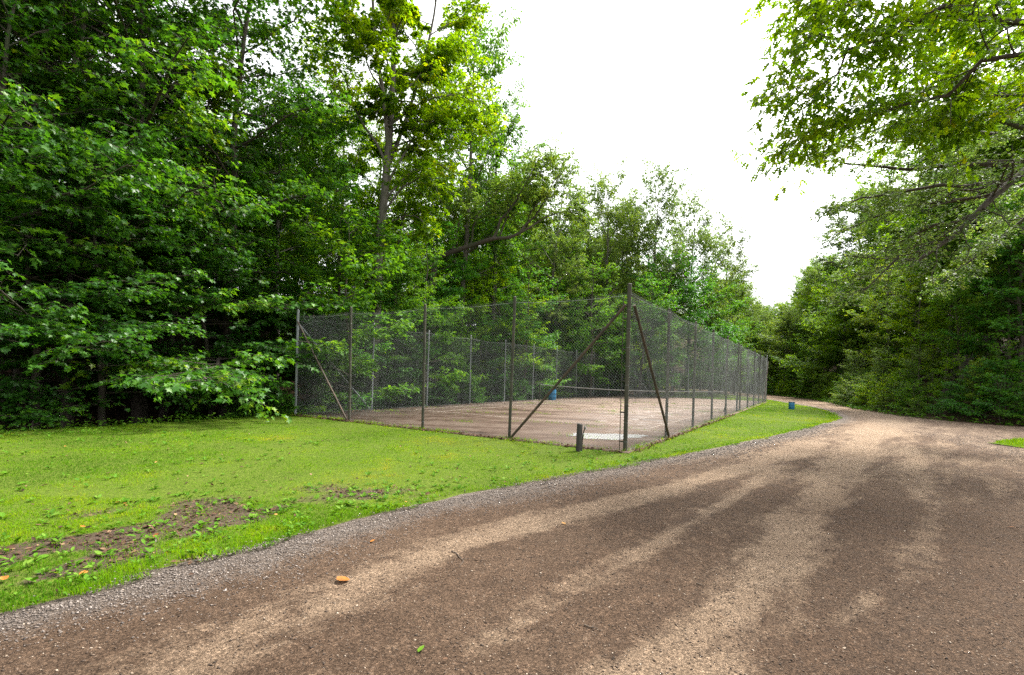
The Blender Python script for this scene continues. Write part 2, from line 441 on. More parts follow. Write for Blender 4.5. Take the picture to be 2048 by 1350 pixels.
# lawn
lawn_poly = np.vstack([road_left, [(26.8, 100), (20, 100)], [tuple(C3 + 60 * U + .4 * V), tuple(C3 + .4 * V), tuple(C1 + .3 * V), tuple(C1 - 8 * U + .35 * V), tuple(C1 - 32 * U + .5 * V)]])
def lawn_dirt(x, y):                          # bare brown patches, long along the road edge
    e = -sdist(road_left, x, y)
    e = np.abs(e)
    a, b = x * U[0] + y * U[1], x * V[0] + y * V[1]
    n = fbm(a * .8, b * 1.4, .62, 33)
    band = np.exp(-((e - 1.05) / .5) ** 2) * .55 + np.exp(-((e - 1.9) / .6) ** 2) * .28 * (x < 1)
    near = np.clip((9.5 - np.hypot(x, y)) / 4, .15, 1)
    wr = np.clip((7.6 - np.hypot(x + 1.5, y)) / 2.5, .12, 1) * np.clip((3.2 - e) / 1.2, .15, 1)
    return np.clip((n - .45) * 4.2 * wr + band * near * 1.0 * np.clip(2.6 * n - .5, 0, 1.3), 0, 1)
lawn_mask = lambda x, y: inside(lawn_poly, x + (fbm(x, y, .7, 5) - .5) * .55, y + (fbm(x, y, .7, 6) - .5) * .55)
def lawn_z(x, y):
    e = np.abs(sdist(road_left, x, y)); e = np.where(inside(lawn_poly, x, y), e, -e)
    return -.045 + .057 * np.clip((e + .15) / .35, 0, 1) + (fbm(x, y, 1.4, 11) - .5) * .02 * np.clip(e, 0, 1)
o = sheet('lawn', grid_lines(-30, 30, -14, 14, .1, .5), grid_lines(-20, 100, 0, 19, .1, .6), lawn_z, lambda x, y: inside(lawn_poly, x, y) | (np.abs(sdist(road_left, x, y)) < .3), M['soil'], {'tint': lawn_dirt})
tag(o, kind='structure')
patch_mask = lambda x, y: inside(PATCH, x + (fbm(x, y, .6, 8) - .5) * .5, y + (fbm(x, y, .6, 9) - .5) * .5)
o = sheet('grass_verge', np.arange(9, 45, .25), np.arange(-10, 17, .25), lambda x, y: .012 + 0 * x, patch_mask, M['soil'], {'tint': lambda x, y: fbm(x, y, .8, 3) * .5})
tag(o, kind='structure')

# road
road_poly = np.vstack([road_left, [(34, 100)], bank[np.argsort(-bank[:, 1])], [(60, -18)]])
def Gl(*pts): return smooth_line([tuple(G(*p)) for p in pts], 6)
TRACKS = [(Gl((250, 1420), (400, 1325), (700, 1180), (1000, 1062), (1300, 985), (1500, 930), (1640, 885)), .2, .62),
          (Gl((960, 1300), (1100, 1200), (1270, 1105), (1450, 1000), (1560, 930)), .11, .42),
          (Gl((1300, 1420), (1400, 1310), (1520, 1160), (1600, 1040), (1670, 960), (1730, 880), (1760, 850)), .27, .66),
          (Gl((1700, 1240), (1850, 1080), (1840, 960), (1820, 890)), .16, .36),
          (Gl((1750, 870), (1780, 845), (1740, 825), (1660, 808), (1600, 800)), .5, .6)]
def road_dry(x, y):
    w = np.zeros_like(x)
    k = fbm(x, y, .9, 71); k2 = fbm(x, y, .28, 72)
    for ln, wd, am in TRACKS:
        d = np.abs(sdist(ln, x, y))
        w = np.maximum(w, am * np.exp(-(d / (wd * 1.25 * (1.05 + .8 * (k - .45)))) ** 2))
    far = np.clip((np.hypot(x, y) - 8) / 14, 0, .34)
    k3 = fbm(x, y, 2.4, 75, 3)
    return np.clip(w * (.55 + .7 * k2) * np.clip(.6 + 1.3 * (k3 - .1), .75, 1.3) + far + .09 * np.clip(.5 - sdist(TRACKS[2][0], x, y) / 1.2, 0, 1), 0, 1)
def road_gravel(x, y):
    e = np.abs(sdist(road_left, x, y))
    g = np.clip(1.0 - e / ((.95 + .012 * np.hypot(x, y)) * (.45 + 1.1 * fbm(x, y, 1.3, 61))), 0, 1) * .9
    g2 = np.clip((x - 8.2 - .35 * y + 1.0) / 3.0, 0, .42) * (y < 30)
    return np.clip(np.maximum(g, g2), 0, 1)
def road_z(x, y):
    t = np.zeros_like(x)
    for ln, wd, am in TRACKS[:3]:
        t -= .014 * np.exp(-(np.abs(sdist(ln, x, y)) / (wd * 1.3)) ** 2)
    return t + (fbm(x, y, .8, 21) - .5) * .022 + (fbm(x, y, .16, 22, 3) - .5) * .01 - .008
o = sheet('gravel_road', grid_lines(-24, 60, -6, 12, .075, .5), grid_lines(-18, 102, 1, 14, .075, .5), road_z, lambda x, y: inside(road_poly, x, y) | (np.abs(sdist(road_left, x, y)) < .5), M['road'], {'tint': road_dry, 'gravel': road_gravel})
tag(o, kind='structure')

# court slab, lines, puddle
def to3(p, z): return (p[0], p[1], z)
def quad_sheet(name, pts, z, mat, thick=0):
    a = Acc(); n = len(pts)
    if thick:
        v = [to3(p, z) for p in pts] + [to3(p, z - thick) for p in pts]
        a.add(v, [(0, 1, 2, 3)] + [(i, (i + 4), (i + 1) % 4 + 4, (i + 1) % 4) for i in range(4)])
    else:
        a.add([to3(p, z) for p in pts], [(0, 1, 2, 3)])
    return link(name, a.mesh(name, mat))
off = .12
cp = [C0 - off * U - off * V, C1 - off * U + off * V, C3 + off * U + off * V, C2 + off * U - off * V]
cp = cp[::-1] if ((cp[1][0] - cp[0][0]) * (cp[2][1] - cp[0][1]) - (cp[1][1] - cp[0][1]) * (cp[2][0] - cp[0][0])) < 0 else cp
court = tag(quad_sheet('tennis_court', cp, .05, M['court'], .09), kind='structure')
def cpt(a, b): return C0 + a * U + b * V
mid = 16.9
def line(a0, b0, a1, b1, w=.06):
    p, q = cpt(a0, b0), cpt(a1, b1); d = (q - p) / np.linalg.norm(q - p); n = np.array((-d[1], d[0])) * w / 2
    o = quad_sheet('court_line', [p - n, q - n, q + n, p + n], .0545, M['paint']); o.parent = court
for b in (1.0, 2.37, 9.78, 11.15): line(mid - 11.6, b, mid + 11.6, b)
for a in (mid - 11.9, mid - 6.4, mid + 6.4, mid + 11.9): line(a, 1.03 if abs(a - mid) > 10 else 2.41, a, 11.12 if abs(a - mid) > 10 else 9.74)
line(mid - 6.36, 6.07, mid + 6.36, 6.07)
pc = G(1215, 876); pa = Acc(); n = 40
ang = np.arange(n) / n * 2 * math.pi
rad = 1 + .18 * np.sin(3 * ang + 1) + .1 * np.sin(7 * ang) + .05 * np.sin(11 * ang + 2)
ex = np.array((.97, .24)); ey = np.array((-.24, .97))
pv = pc + (np.cos(ang) * rad)[:, None] * ex * 1.05 + (np.sin(ang) * rad)[:, None] * ey * .62
pa.add(np.vstack([np.column_stack([pv, np.full(n, .0555)]), [(pc[0], pc[1], .0555)]]), [(i, (i + 1) % n, n) for i in range(n)])
tag(link('puddle', pa.mesh('puddle', M['water'])), kind='structure')

# ------------------------------------------------------------------ fences
FH = 3.66; PITCH = .072; WIRE = .0016
def fence_side(name, label, p0, dirv, posts, mats, rad, root_corner=(True, True), braces=(), sag=.06, gate=None, corner_rad=.046, mesh_slack=0, brace_off=.05):
    root = empty(name, (p0[0], p0[1], 0)); tag(root, label, 'fence', 'fences round the tennis court')
    D = np.array((dirv[0], dirv[1], 0.)); Nn = np.array((-dirv[1], dirv[0], 0.))
    r = np.random.default_rng(len(label))
    tops = []
    for i, t in enumerate(posts):
        first, last = i == 0, i == len(posts) - 1
        cor = first or last
        lean = r.normal(0, .012, 2); rr = corner_rad if cor else rad
        hh = FH + (.1 if cor else r.uniform(-.03, .06))
        if (first and not root_corner[0]) or (last and not root_corner[1]): continue
        b = D * t; tp = b + np.array((lean[0] if not cor else 0, lean[1] if not cor else 0, 0)) * 3
        a = Acc(); P = np.linspace(b + (0, 0, -.12), tp + (0, 0, hh), 6)
        tubes(a, P, np.full(6, rr), 10); tubes(a, np.array([tp + (0, 0, hh), tp + (0, 0, hh + .018), tp + (0, 0, hh + .03)]), np.array([rr * 1.06, rr * .9, rr * .02]), 10)
        po = link('post', a.mesh('post', mats[0], True), root)
        ta = Acc()
        for z in np.arange(.25, 3.5, .42):
            c = b + (tp - b) * z / hh + (0, 0, z)
            an = np.linspace(0, 2 * math.pi, 9)
            tubes(ta, c + np.outer(np.cos(an), D) * (rr + .003) + np.outer(np.sin(an), Nn) * (rr + .003), np.full(9, .003), 4)
        link('tie_wire', ta.mesh('tie_wire', M['wire']), po)['kind'] = 'stuff'
    for k in range(len(posts) - 1):
        t0, t1 = posts[k], posts[k + 1]; W = t1 - t0
        if gate is not None and k == gate: pass
        a = Acc(); H = FH - .13; zb = .07
        offs = -.045
        s_ = r.uniform(.4, 1.3) * sag
        def topz(t): return H - s_ * np.sin(np.clip((t - t0) / W, 0, 1) * math.pi) - (mesh_slack * np.clip(1 - (t - t0) / 1.1, 0, 1) ** 2 if k == mesh_slack_bay else 0)
        segs = []
        for sgn in (1, -1):
            for c in np.arange(t0 - H if sgn > 0 else t0, t1 if sgn > 0 else t1 + H, PITCH):
                if sgn > 0: ta_, tb_ = max(c, t0), min(c + H, t1); za, zb_ = zb + ta_ - c, zb + tb_ - c
                else: ta_, tb_ = max(c - H, t0), min(c, t1); za, zb_ = zb + c - ta_, zb + c - tb_
                if tb_ - ta_ < .01: continue
                segs.append((ta_, za, tb_, zb_))
        sg = np.array(segs); K = 5; f = np.linspace(0, 1, K)
        tt = sg[:, 0:1] + (sg[:, 2:3] - sg[:, 0:1]) * f; zz = sg[:, 1:2] + (sg[:, 3:4] - sg[:, 1:2]) * f
        zz = zb + (zz - zb) * (topz(tt) - zb) / (H - zb)
        bl = .03 * np.sin((tt - t0) / W * math.pi) * np.sin(zz / H * math.pi) * r.uniform(-1, 1.5)
        Pp = D[None, None] * tt[..., None] + Nn[None, None] * (offs + bl)[..., None]; Pp[..., 2] += zz
        tubes(a, Pp, np.full(tt.shape, WIRE), 3)
        tw = np.linspace(t0, t1, 12); Pw = D * tw[:, None] + Nn * offs; Pw[:, 2] = topz(tw)
        tubes(a, Pw, np.full(12, .0042), 4)
        Pw = Pw.copy(); Pw[:, 2] = zb; tubes(a, Pw, np.full(12, .003), 4)
        if gate is not None and k == gate:
            pl = Acc()
            for q in ((t0 + .1, t1 - .1),):
                g = np.array([(q[0], .12), (q[0], 2.15), (q[1], 2.15), (q[1], .12), (q[0], .12)])
                for (x0, z0), (x1, z1) in zip(g[:-1], g[1:]):
                    tubes(pl, np.array([D * x0 + (0, 0, z0), D * x1 + (0, 0, z1)]), np.full(2, .021), 8)
            gf = link('gate_frame', pl.mesh('gate_frame', mats[0]), root)
            h = Acc(); box(h, tuple(D * (t1 - .1) + Nn * -.03 + (0, 0, 1.05)), (.06, .06, .14)); link('latch', h.mesh('latch', M['galv_old']), gf)
        link('wire_mesh', a.mesh('wire_mesh', M['wire']), root)['kind'] = 'stuff'
    for (ta_, za, tb_, zb_, rr) in braces:
        a = Acc(); bo = Nn * brace_off; p, q = D * ta_ + bo + (0, 0, za), D * tb_ + bo + (0, 0, zb_)
        tubes(a, np.linspace(p, q, 4), np.full(4, rr), 8, cap=True)
        for tc_ in (.22, .5, .78):
            c = p + (q - p) * tc_; dd = nrm((q - p)[None])[0]; tubes(a, np.array([c - dd * .02, c + dd * .02]), np.full(2, rr * 1.12), 8, cap=True)
        link('brace', a.mesh('brace', M['galv_light'] if (mats[0] is M['galv'] and ta_ > 11) else mats[1], True), root)
    return root
mesh_slack_bay = 0
def P3(p): return (p[0], p[1])
fence_side('chain_link_fence', 'front chain-link fence of four bays on dark posts behind the lawn', C0, V, [0, 3.07, 6.05, 9.25, LA], (M['post_dark'], M['brace_dark']), .04, (True, False), ((.06, 3.3, 2.98, .08, .034), (LA - .06, 3.35, 9.33, .08, .03)))
rb = [0, 3.42, 6.85, 10.3, 13.75, 17.3, 18.5, 21.9, 25.0, 28.1, 31.1, LB]
fence_side('chain_link_fence', 'long dark-posted chain-link fence with a gate alongside the gravel road', C0, U, rb, (M['post_dark'], M['brace_dark']), .04, (False, False), ((.06, 3.3, 3.34, .08, .036), (LB - .06, 3.3, 31.2, .08, .03)), gate=5, brace_off=-.1)
bb = [0] + [3.5 + 3.36 * i for i in range(10)]; bb[-1] = LB
mesh_slack_bay = 0
fence_side('chain_link_fence', 'back chain-link fence on pale galvanised posts along the left-hand wood', C1, U, bb, (M['galv'], M['galv']), .032, (True, True), ((.06, 3.3, 3.44, .08, .03), (LB - .06, 3.3, LB - 3.3, .08, .03)), mesh_slack=.45)
mesh_slack_bay = -1
fence_side('chain_link_fence', 'far-end chain-link fence on pale posts across the court', C2, V, [0, 3.05, 6.1, 9.1, LA], (M['galv'], M['galv']), .032, (True, False), ((LA - .06, 3.3, 9.2, .08, .03),))
# tension bar beside the near corner post
tb = Acc(); q = C0 + .13 * V; tubes(tb, np.array([(q[0], q[1], .05), (q[0] , q[1], 1.9), (q[0], q[1], 3.5)]), np.full(3, .009), 6, cap=True)
for z in (.25, .9, 1.6, 2.3, 3.0):
    c = C0 + .07 * V; box(tb, (c[0], c[1], z), (.14, .02, .03), rot=[(V[0], -V[1], 0), (V[1], V[0], 0), (0, 0, 1)])
fr = [o for o in bpy.data.objects if o.get('label', '').startswith('front chain-link')][0]
o = link('tension_bar', tb.mesh('tension_bar', M['post_dark'])); o.parent = fr; o.location = (-C0[0], -C0[1], 0)

# ------------------------------------------------------------------ short post with tap, net, barrels
sp = G(1157, 904)
root = empty('tap_post', (sp[0], sp[1], 0)); tag(root, 'short dark timber post with a water tap in front of the fence', 'tap post')
a = Acc(); s = .057
ring = [(-s, -s), (s, -s), (s, s), (-s, s)]
v = [(x, y, -.1) for x, y in ring] + [(x * .98 + .012, y * .98, .6) for x, y in ring] + [(x * .8 + .012, y * .8, .635 - .008 * (x > 0)) for x, y in ring]
a.add(v, [(0, 1, 5, 4), (1, 2, 6, 5), (2, 3, 7, 6), (3, 0, 4, 7), (4, 5, 9, 8), (5, 6, 10, 9), (6, 7, 11, 10), (7, 4, 8, 11), (8, 9, 10, 11)])
link('timber_post', a.mesh('timber_post', M['timber']), root)
a = Acc(); tubes(a, np.array([(.07, -.02, 0), (.075, -.02, .25), (.09, -.02, .42), (.12, -.02, .52)]), np.array([.013, .013, .013, .012]), 8)
pipe = link('pipe', a.mesh('pipe', M['post_dark'], True), root)
a = Acc(); tubes(a, np.array([(.118, -.02, .51), (.122, -.02, .535), (.126, -.02, .56)]), np.array([.018, .024, .016]), 8, cap=True)
tubes(a, np.array([(.122, -.02, .535), (.15, -.06, .53), (.155, -.075, .505)]), np.array([.014, .012, .011]), 8, cap=True)
an = np.linspace(0, 2 * math.pi, 11); tubes(a, np.column_stack([.13 + .024 * np.cos(an), -.02 + .024 * np.sin(an), np.full(11, .575)]), np.full(11, .006), 5)
tubes(a, np.array([(.126, -.02, .56), (.13, -.02, .578)]), np.full(2, .007), 6, cap=True)
link('tap', a.mesh('tap', M['galv_old'], True), root)

def cw(a_, b_, z=0): p = cpt(a_, b_); return np.array((p[0], p[1], z))
root = empty('tennis_net', tuple(cw(mid, .9, .05))); tag(root, 'sagging tennis net with a pale top band across the court', 'net')
O = cw(mid, .9, .05)
def nl(p): return np.array(p) - O
for (b_, bend) in ((.55, .1), (11.6, 0)):
    a = Acc(); h = np.linspace(0, 1, 8)
    Pn = np.array([nl(cw(mid + .0, b_ - bend * math.sin(x * 3.14) * .9, .05 + x * 1.08)) for x in h])
    tubes(a, Pn, np.full(8, .038), 8, cap=True); link('net_post', a.mesh('net_post', M['post_dark'], True), root)
bs = np.linspace(.6, 11.55, 30); tz = 1.05 - .14 * np.sin((bs - .6) / 10.95 * math.pi)
a = Acc()
for i in range(len(bs) - 1):
    for hgt in (0,):
        p, q = nl(cw(mid, bs[i], tz[i])), nl(cw(mid, bs[i + 1], tz[i + 1]))
        d3 = np.array((0, 0, .055)); n3 = np.array((U[0], U[1], 0)) * .008
        a.add([p - n3, q - n3, q - n3 + d3, p - n3 + d3, p + n3, q + n3, q + n3 + d3, p + n3 + d3], [(0, 1, 2, 3), (5, 4, 7, 6), (3, 2, 6, 7), (1, 0, 4, 5)])
link('top_band', a.mesh('top_band', M['band']), root)
a = Acc()
vb = np.arange(.6, 11.5, .09)
tzf = lambda b_: 1.05 - .14 * np.sin((b_ - .6) / 10.95 * math.pi)
segs = []
rr_ = np.random.default_rng(3)
for b_ in vb:
    bot = .1 if b_ < 2.6 else .1 + .12 * rr_.random()
    segs.append((nl(cw(mid, b_, bot)), nl(cw(mid, b_, tzf(b_)))))
tubes(a, np.array(segs), np.full((len(segs), 2), .0019), 3)
segs = []
for z in np.arange(.12, 1.0, .09):
    for b0, b1 in zip(vb[:-1:6], np.append(vb[6::6], vb[-1])):
        if z < min(tzf(b0), tzf(b1)): segs.append((nl(cw(mid, b0, z)), nl(cw(mid, b1, z))))
tubes(a, np.array(segs), np.full((len(segs), 2), .0019), 3)
link('netting', a.mesh('netting', M['cord']), root)['kind'] = 'stuff'

def barrel(name, label, loc, h, r, lid):
    root = empty(name, loc); tag(root, label, 'barrel', 'blue rubbish barrels')
    a = Acc(); zs = np.array([0, .03, .3, .33, .36, .62, .65, .68, .96, 1.0]) * h
    rs = np.array([.96, 1, 1, 1.035, 1, 1, 1.035, 1, 1, .97]) * r
    tubes(a, np.column_stack([np.zeros(10), np.zeros(10), zs]), rs, 24); link('drum', a.mesh('drum', M['barrel'], True), root)
    a = Acc(); zz = np.array([.985, 1.0, 1.04, 1.055]) * h if lid else np.array([.97, .99, 1.0, 1.0]) * h
    tubes(a, np.column_stack([np.zeros(4), np.zeros(4), zz]), np.array([1.05, 1.06, 1.05, .02]) * r if lid else np.array([.98, 1.01, .99, .9]) * r, 24)
    link('lid' if lid else 'rim', a.mesh('lid', M['black'] if lid else M['barrel'], True), root)
bp_ = G(1583, 819); barrel('rubbish_barrel', 'small blue barrel with a black lid on the grass beside the road', (bp_[0], bp_[1], .0), .46, .165, True)
bq = cpt(18.3, LA - .75); barrel('rubbish_barrel', 'blue open barrel inside the court against the back fence', (bq[0], bq[1], .05), .7, .25, False)

# ------------------------------------------------------------------ leaves and trees
def tpl(half, tip, fold, center):
    up = list(half); pts = [center] + [(0, 0)] + up + [tip] + [(x, -y) for x, y in up[::-1]]
    v = np.array([(x, y, fold * abs(y) - .18 * max(0, x - .35) ** 2) for x, y in pts]); n = len(pts) - 1
    f = np.array([(0, 1 + i, 1 + (i + 1) % n) for i in range(n)])
    return v, f
T_MAPLE = tpl([(-.02, .36), (.24, .22), (.5, .5), (.56, .17)], (1, 0), .16, (.28, 0))
T_OAK = tpl([(.2, .2), (.3, .07), (.52, .36), (.58, .09), (.8, .2)], (1, 0), .12, (.45, 0))
T_SIMPLE = (np.array([(0, 0, 0), (.45, .3, .09), (1, 0, -.06), (.45, -.3, .09)]), np.array([(0, 1, 2), (0, 2, 3)]))
T_OVAL = (np.array([(0, 0, 0), (.3, .26, .06), (.7, .22, .03), (1, 0, -.1), (.7, -.22, .03), (.3, -.26, .06)]), np.array([(0, 1, 2), (0, 2, 3), (0, 3, 4), (0, 4, 5)]))

T_ROUND = tpl([(.05, .3), (.3, .44), (.62, .4), (.88, .22)], (1, 0), .1, (.45, 0))

def put_leaves(acc, r, pos, axis, normal, size, tpl_, tint):
    v, f = tpl_
    X = nrm(axis); Yv = nrm(np.cross(normal, X)); Z = np.cross(X, Yv)
    w = r.uniform(.85, 1.15, len(pos))
    V3 = pos[:, None] + size[:, None, None] * (X[:, None] * v[None, :, 0:1] + (Yv * w[:, None])[:, None] * v[None, :, 1:2] + Z[:, None] * v[None, :, 2:3])
    n = len(v)
    ff = (f[None] + (np.arange(len(pos)) * n)[:, None, None]).reshape(-1, 3)
    acc.add(V3.reshape(-1, 3), ff, np.repeat(tint, n))

def sample(P, idx, s):
    k = P.shape[1]; u = np.clip(s, 0, .999) * (k - 1); i = u.astype(int); f = (u - i)[:, None]
    a, b = P[idx, i], P[idx, i + 1]
    return a + (b - a) * f, nrm(b - a)

def spawn(r, P, L, n_per, smin, smax, phi, phisd, lfun, up, rollsd, k, curve, wob=.05):
    n_per = np.asarray(n_per, int); idx = np.repeat(np.arange(len(P)), n_per)
    base = np.concatenate([(np.arange(n) + r.random(n)) / max(n, 1) for n in n_per]) if len(n_per) else np.zeros(0)
    s = smin + (smax - smin) * base
    pos, T = sample(P, idx, s)
    B = np.cross(T, (0, 0, 1.)); bad = np.linalg.norm(B, axis=1) < .15
    B[bad] = r.normal(size=(bad.sum(), 3)); B = nrm(B); Uv = np.cross(B, T)
    side = np.where(np.arange(len(idx)) % 2, 1, -1) * 1.0
    rho = r.normal(0, rollsd, len(idx)); ph = r.normal(phi, phisd, len(idx))
    lat = B * (side * np.cos(rho))[:, None] + Uv * np.sin(rho)[:, None]
    d = nrm(T * np.cos(ph)[:, None] + lat * np.sin(ph)[:, None] + np.array((0, 0, up)))
    ln = lfun(s, L[idx]) * r.uniform(.7, 1.25, len(idx))
    t = np.linspace(0, 1, k)
    Q = pos[:, None] + d[:, None] * (ln[:, None] * t)[..., None]
    Q[..., 2] += curve * ln[:, None] * t ** 2
    Q[:, 1:] += r.normal(0, wob, Q[:, 1:].shape) * ln[:, None, None] * t[None, 1:, None]
    return Q, ln, idx, s

def foliage(r, la, ba, L1, len1, r1, c, share=1.0):
    """branches, twigs and leaves on given limbs; c holds the numbers for the kind"""
    n2 = np.maximum(2, (len1 * c['n2']).astype(int))
    L2, l2, i2, s2 = spawn(r, L1, len1, n2, c.get('s0', .22), 1, c.get('phi', .85), .22, lambda s, L: np.clip(c['l2'] * L * (1.15 - .75 * s), .25, c.get('l2max', 2.6)), c.get('up', .1), c.get('roll', .45), 5, c.get('curve', -.05))
    r2 = np.clip(r1[i2] * .45 * (1.05 - s2), .006, .05)
    tubes(ba, L2, r2[:, None] * np.linspace(1, .35, 5), 4)
    n3 = np.maximum(2, (l2 * c['n3']).astype(int))
    L3, l3, i3, s3 = spawn(r, L2, l2, n3, .12, 1, .8, .25, lambda s, L: np.clip(.55 * L * (1.1 - .6 * s), .18, c.get('l3max', .8)), c.get('up3', .02), c.get('roll3', .5), 4, c.get('curve3', -.12))
    if c.get('twigs', True):
        tubes(ba, L3, np.full((len(L3), 1), c.get('twr', .004)) * np.linspace(1, .4, 4), 3)
    # leaves
    wgt = l3 * r.uniform(.6, 1.4, len(l3))
    m = np.maximum(1, np.round(wgt * (c['target'] * share / wgt.sum()))).astype(int)
    idx = np.repeat(np.arange(len(L3)), m)
    s = r.random(len(idx)) ** .8
    pos, T = sample(L3, idx, s)
    B = nrm(np.cross(T, (0, 0, 1.)) + 1e-6); side = np.where(np.arange(len(idx)) % 2, 1., -1.)
    an = r.normal(.9, .45, len(idx))
    ax = T * np.cos(an)[:, None] + B * (side * np.sin(an))[:, None] + r.normal(0, .25, (len(idx), 3))
    ax[:, 2] -= c.get('droop', .35) * r.uniform(.4, 1.6, len(idx))
    nz = np.tile(np.array((0, 0, 1.)), (len(idx), 1)) + r.normal(0, c.get('nsd', .38), (len(idx), 3))
    pos = pos + nrm(ax) * .03 + r.normal(0, c.get('scat', .03), pos.shape)
    size = c['leaf'] * np.clip(r.normal(1, .2, len(idx)), .5, 1.5)
    clump = r.normal(0, .13, len(L2))[i3][idx]
    ti = np.clip(.42 + clump + r.normal(0, .13, len(idx)) + (r.random(len(idx)) > .985) * .3, 0, 1)
    put_leaves(la, r, pos, ax, nz, size, c['tpl'], ti)
    return len(idx)

def trunk_line(r, H, lean=(0, 0), k=12, wob=.012):
    t = np.linspace(0, 1, k)
    w = np.cumsum(r.normal(0, wob * H, (k, 2)), 0) * t[:, None] ** .5
    return np.column_stack([lean[0] * t ** 1.3 + w[:, 0] * .5, lean[1] * t ** 1.3 + w[:, 1] * .5, H * t])

def make_tree(seed, H, cb, Rc, rt, nl, prof, elev, c, lean=(0, 0), kl=7, curve=.12, flare=1.5):
    r = np.random.default_rng(seed); ba, la = Acc(), Acc()
    tr = trunk_line(r, H, lean)
    t = np.linspace(0, 1, 12); rad = rt * (1 - .88 * t ** 1.1); rad[0] *= flare
    tr0 = tr.copy(); tr0[0, 2] -= .5
    tubes(ba, tr0, rad, 9)
    tl = cb + (1 - cb) * np.linspace(0.0, .97, nl) ** .92
    pos, _ = sample(tr[None], np.zeros(nl, int), tl)
    az = np.arange(nl) * 2.4 + r.normal(0, .35, nl); q = (tl - cb) / (1 - cb)
    el = elev[0] + (elev[1] - elev[0]) * q + r.normal(0, .12, nl)
    ln = Rc * prof(q) * r.uniform(.72, 1.2, nl)
    d = np.column_stack([np.cos(az) * np.cos(el), np.sin(az) * np.cos(el), np.sin(el)])
    tt = np.linspace(0, 1, kl)
    P = pos[:, None] + d[:, None] * (ln[:, None] * tt)[..., None]
    P[..., 2] += curve * ln[:, None] * tt ** 2
    P[:, 1:] += r.normal(0, .03, P[:, 1:].shape) * ln[:, None, None] * tt[None, 1:, None]
    r1 = np.clip(rt * (1 - .85 * tl) * .5, .012, .2)
    tubes(ba, P, r1[:, None] * np.linspace(1, .25, kl), 6)
    n = foliage(r, la, ba, P, ln, r1, c)
    return ba, la

PROTO = {}; USED = {}; USED_H = {}
def proto(key, leafmat, barkmat, *a, **k):
    H = a[1]
    ba, la = make_tree(*a, **k)
    PROTO[key] = (ba.mesh(key + '_trunk', M[barkmat], True), la.mesh(key + '_crown', M[leafmat]), H, a[3])
    return len(PROTO[key][1].polygons)

ov = lambda q: np.sin(np.clip(q * .86 + .14, 0, 1) * math.pi) ** .7 * .95 + .1
lo = lambda q: np.clip(1 - q, 0, 1) ** .38 * .85 + .12
rd = lambda q: np.sqrt(np.clip(1 - (1.75 * q - .8) ** 2, .05, 1))
um = lambda q: np.clip(1.1 - q, .08, 1) ** .45
stats = {}
stats['tall_a'] = proto('tall_a', 'forest', 'bark_pale', 11, 20, .28, 4.4, .22, 26, ov, (.1, 1.05), dict(n2=3.9, l2=.45, n3=6.3, target=26000, leaf=.17, tpl=T_SIMPLE, twigs=False, roll=.6, l3max=.9))
stats['tall_b'] = proto('tall_b', 'forest', 'bark', 12, 19, .35, 4.2, .2, 20, ov, (.25, 1.1), dict(n2=3.6, l2=.42, n3=6.0, target=22000, leaf=.16, tpl=T_SIMPLE, twigs=False, roll=.7, l3max=.8), lean=(1.2, .6))
stats['airy'] = proto('airy', 'pale', 'bark_pale', 13, 20, .25, 5.2, .24, 26, rd, (.2, .95), dict(n2=3, l2=.5, n3=5, target=24000, leaf=.21, tpl=T_SIMPLE, roll=.8, l3max=.8, s0=.3), lean=(.8, -.4))
stats['broad'] = proto('broad', 'pale', 'bark_pale', 19, 18, .2, 6.2, .26, 30, rd, (.1, .95), dict(n2=3.4, l2=.5, n3=5, target=36000, leaf=.2, tpl=T_SIMPLE, twigs=False, roll=.8, l3max=.9, s0=.3), lean=(-.6, .5))
stats['mid_a'] = proto('mid_a', 'forest', 'bark', 14, 11, .12, 3.4, .11, 26, lo, (.05, .8), dict(n2=4.5, l2=.45, n3=7.2, target=18000, leaf=.125, tpl=T_SIMPLE, twigs=False, l3max=.7))
stats['mid_b'] = proto('mid_b', 'lush', 'bark', 15, 9, .1, 3.2, .09, 24, um, (.0, .7), dict(n2=4.8, l2=.45, n3=7.5, target=18000, leaf=.12, tpl=T_SIMPLE, twigs=False, l3max=.7, roll=.3), lean=(.6, .3))
stats['sap_a'] = proto('sap_a', 'lush', 'bark', 16, 4.6, .06, 2.3, .045, 20, um, (-.05, .6), dict(n2=6.3, l2=.45, n3=9.8, target=10000, leaf=.105, tpl=T_SIMPLE, twigs=False, l3max=.5, roll=.22, roll3=.25, nsd=.3))
stats['sap_b'] = proto('sap_b', 'forest', 'bark', 17, 5.2, .08, 2.1, .045, 18, lo, (.1, .8), dict(n2=6.3, l2=.45, n3=9.8, target=9000, leaf=.11, tpl=T_SIMPLE, twigs=False, l3max=.5, roll=.35))
stats['shrub'] = proto('shrub', 'lush', 'bark', 18, 1.9, .03, 1.3, .022, 16, um, (.15, .9), dict(n2=9.0, l2=.45, n3=12.0, target=4000, leaf=.085, tpl=T_OVAL, twigs=False, l3max=.35, roll=.5))
stats['maple_a'] = proto('maple_a', 'maple', 'bark', 21, 17, .15, 4.6, .15, 38, lo, (-.08, .9), dict(n2=3.8, l2=.42, n3=5.6, target=25000, leaf=.118, tpl=T_MAPLE, l3max=.7, roll=.28, roll3=.3, droop=.6, curve=-.1), curve=.05)
stats['maple_b'] = proto('maple_b', 'maple', 'bark', 22, 12, .22, 4.3, .12, 28, um, (-.12, .8), dict(n2=3.9, l2=.42, n3=5.6, target=19000, leaf=.118, tpl=T_MAPLE, l3max=.7, roll=.28, roll3=.3, droop=.6, curve=-.1), curve=.02, lean=(.8, 0))
print('LEAF POLYS', stats)

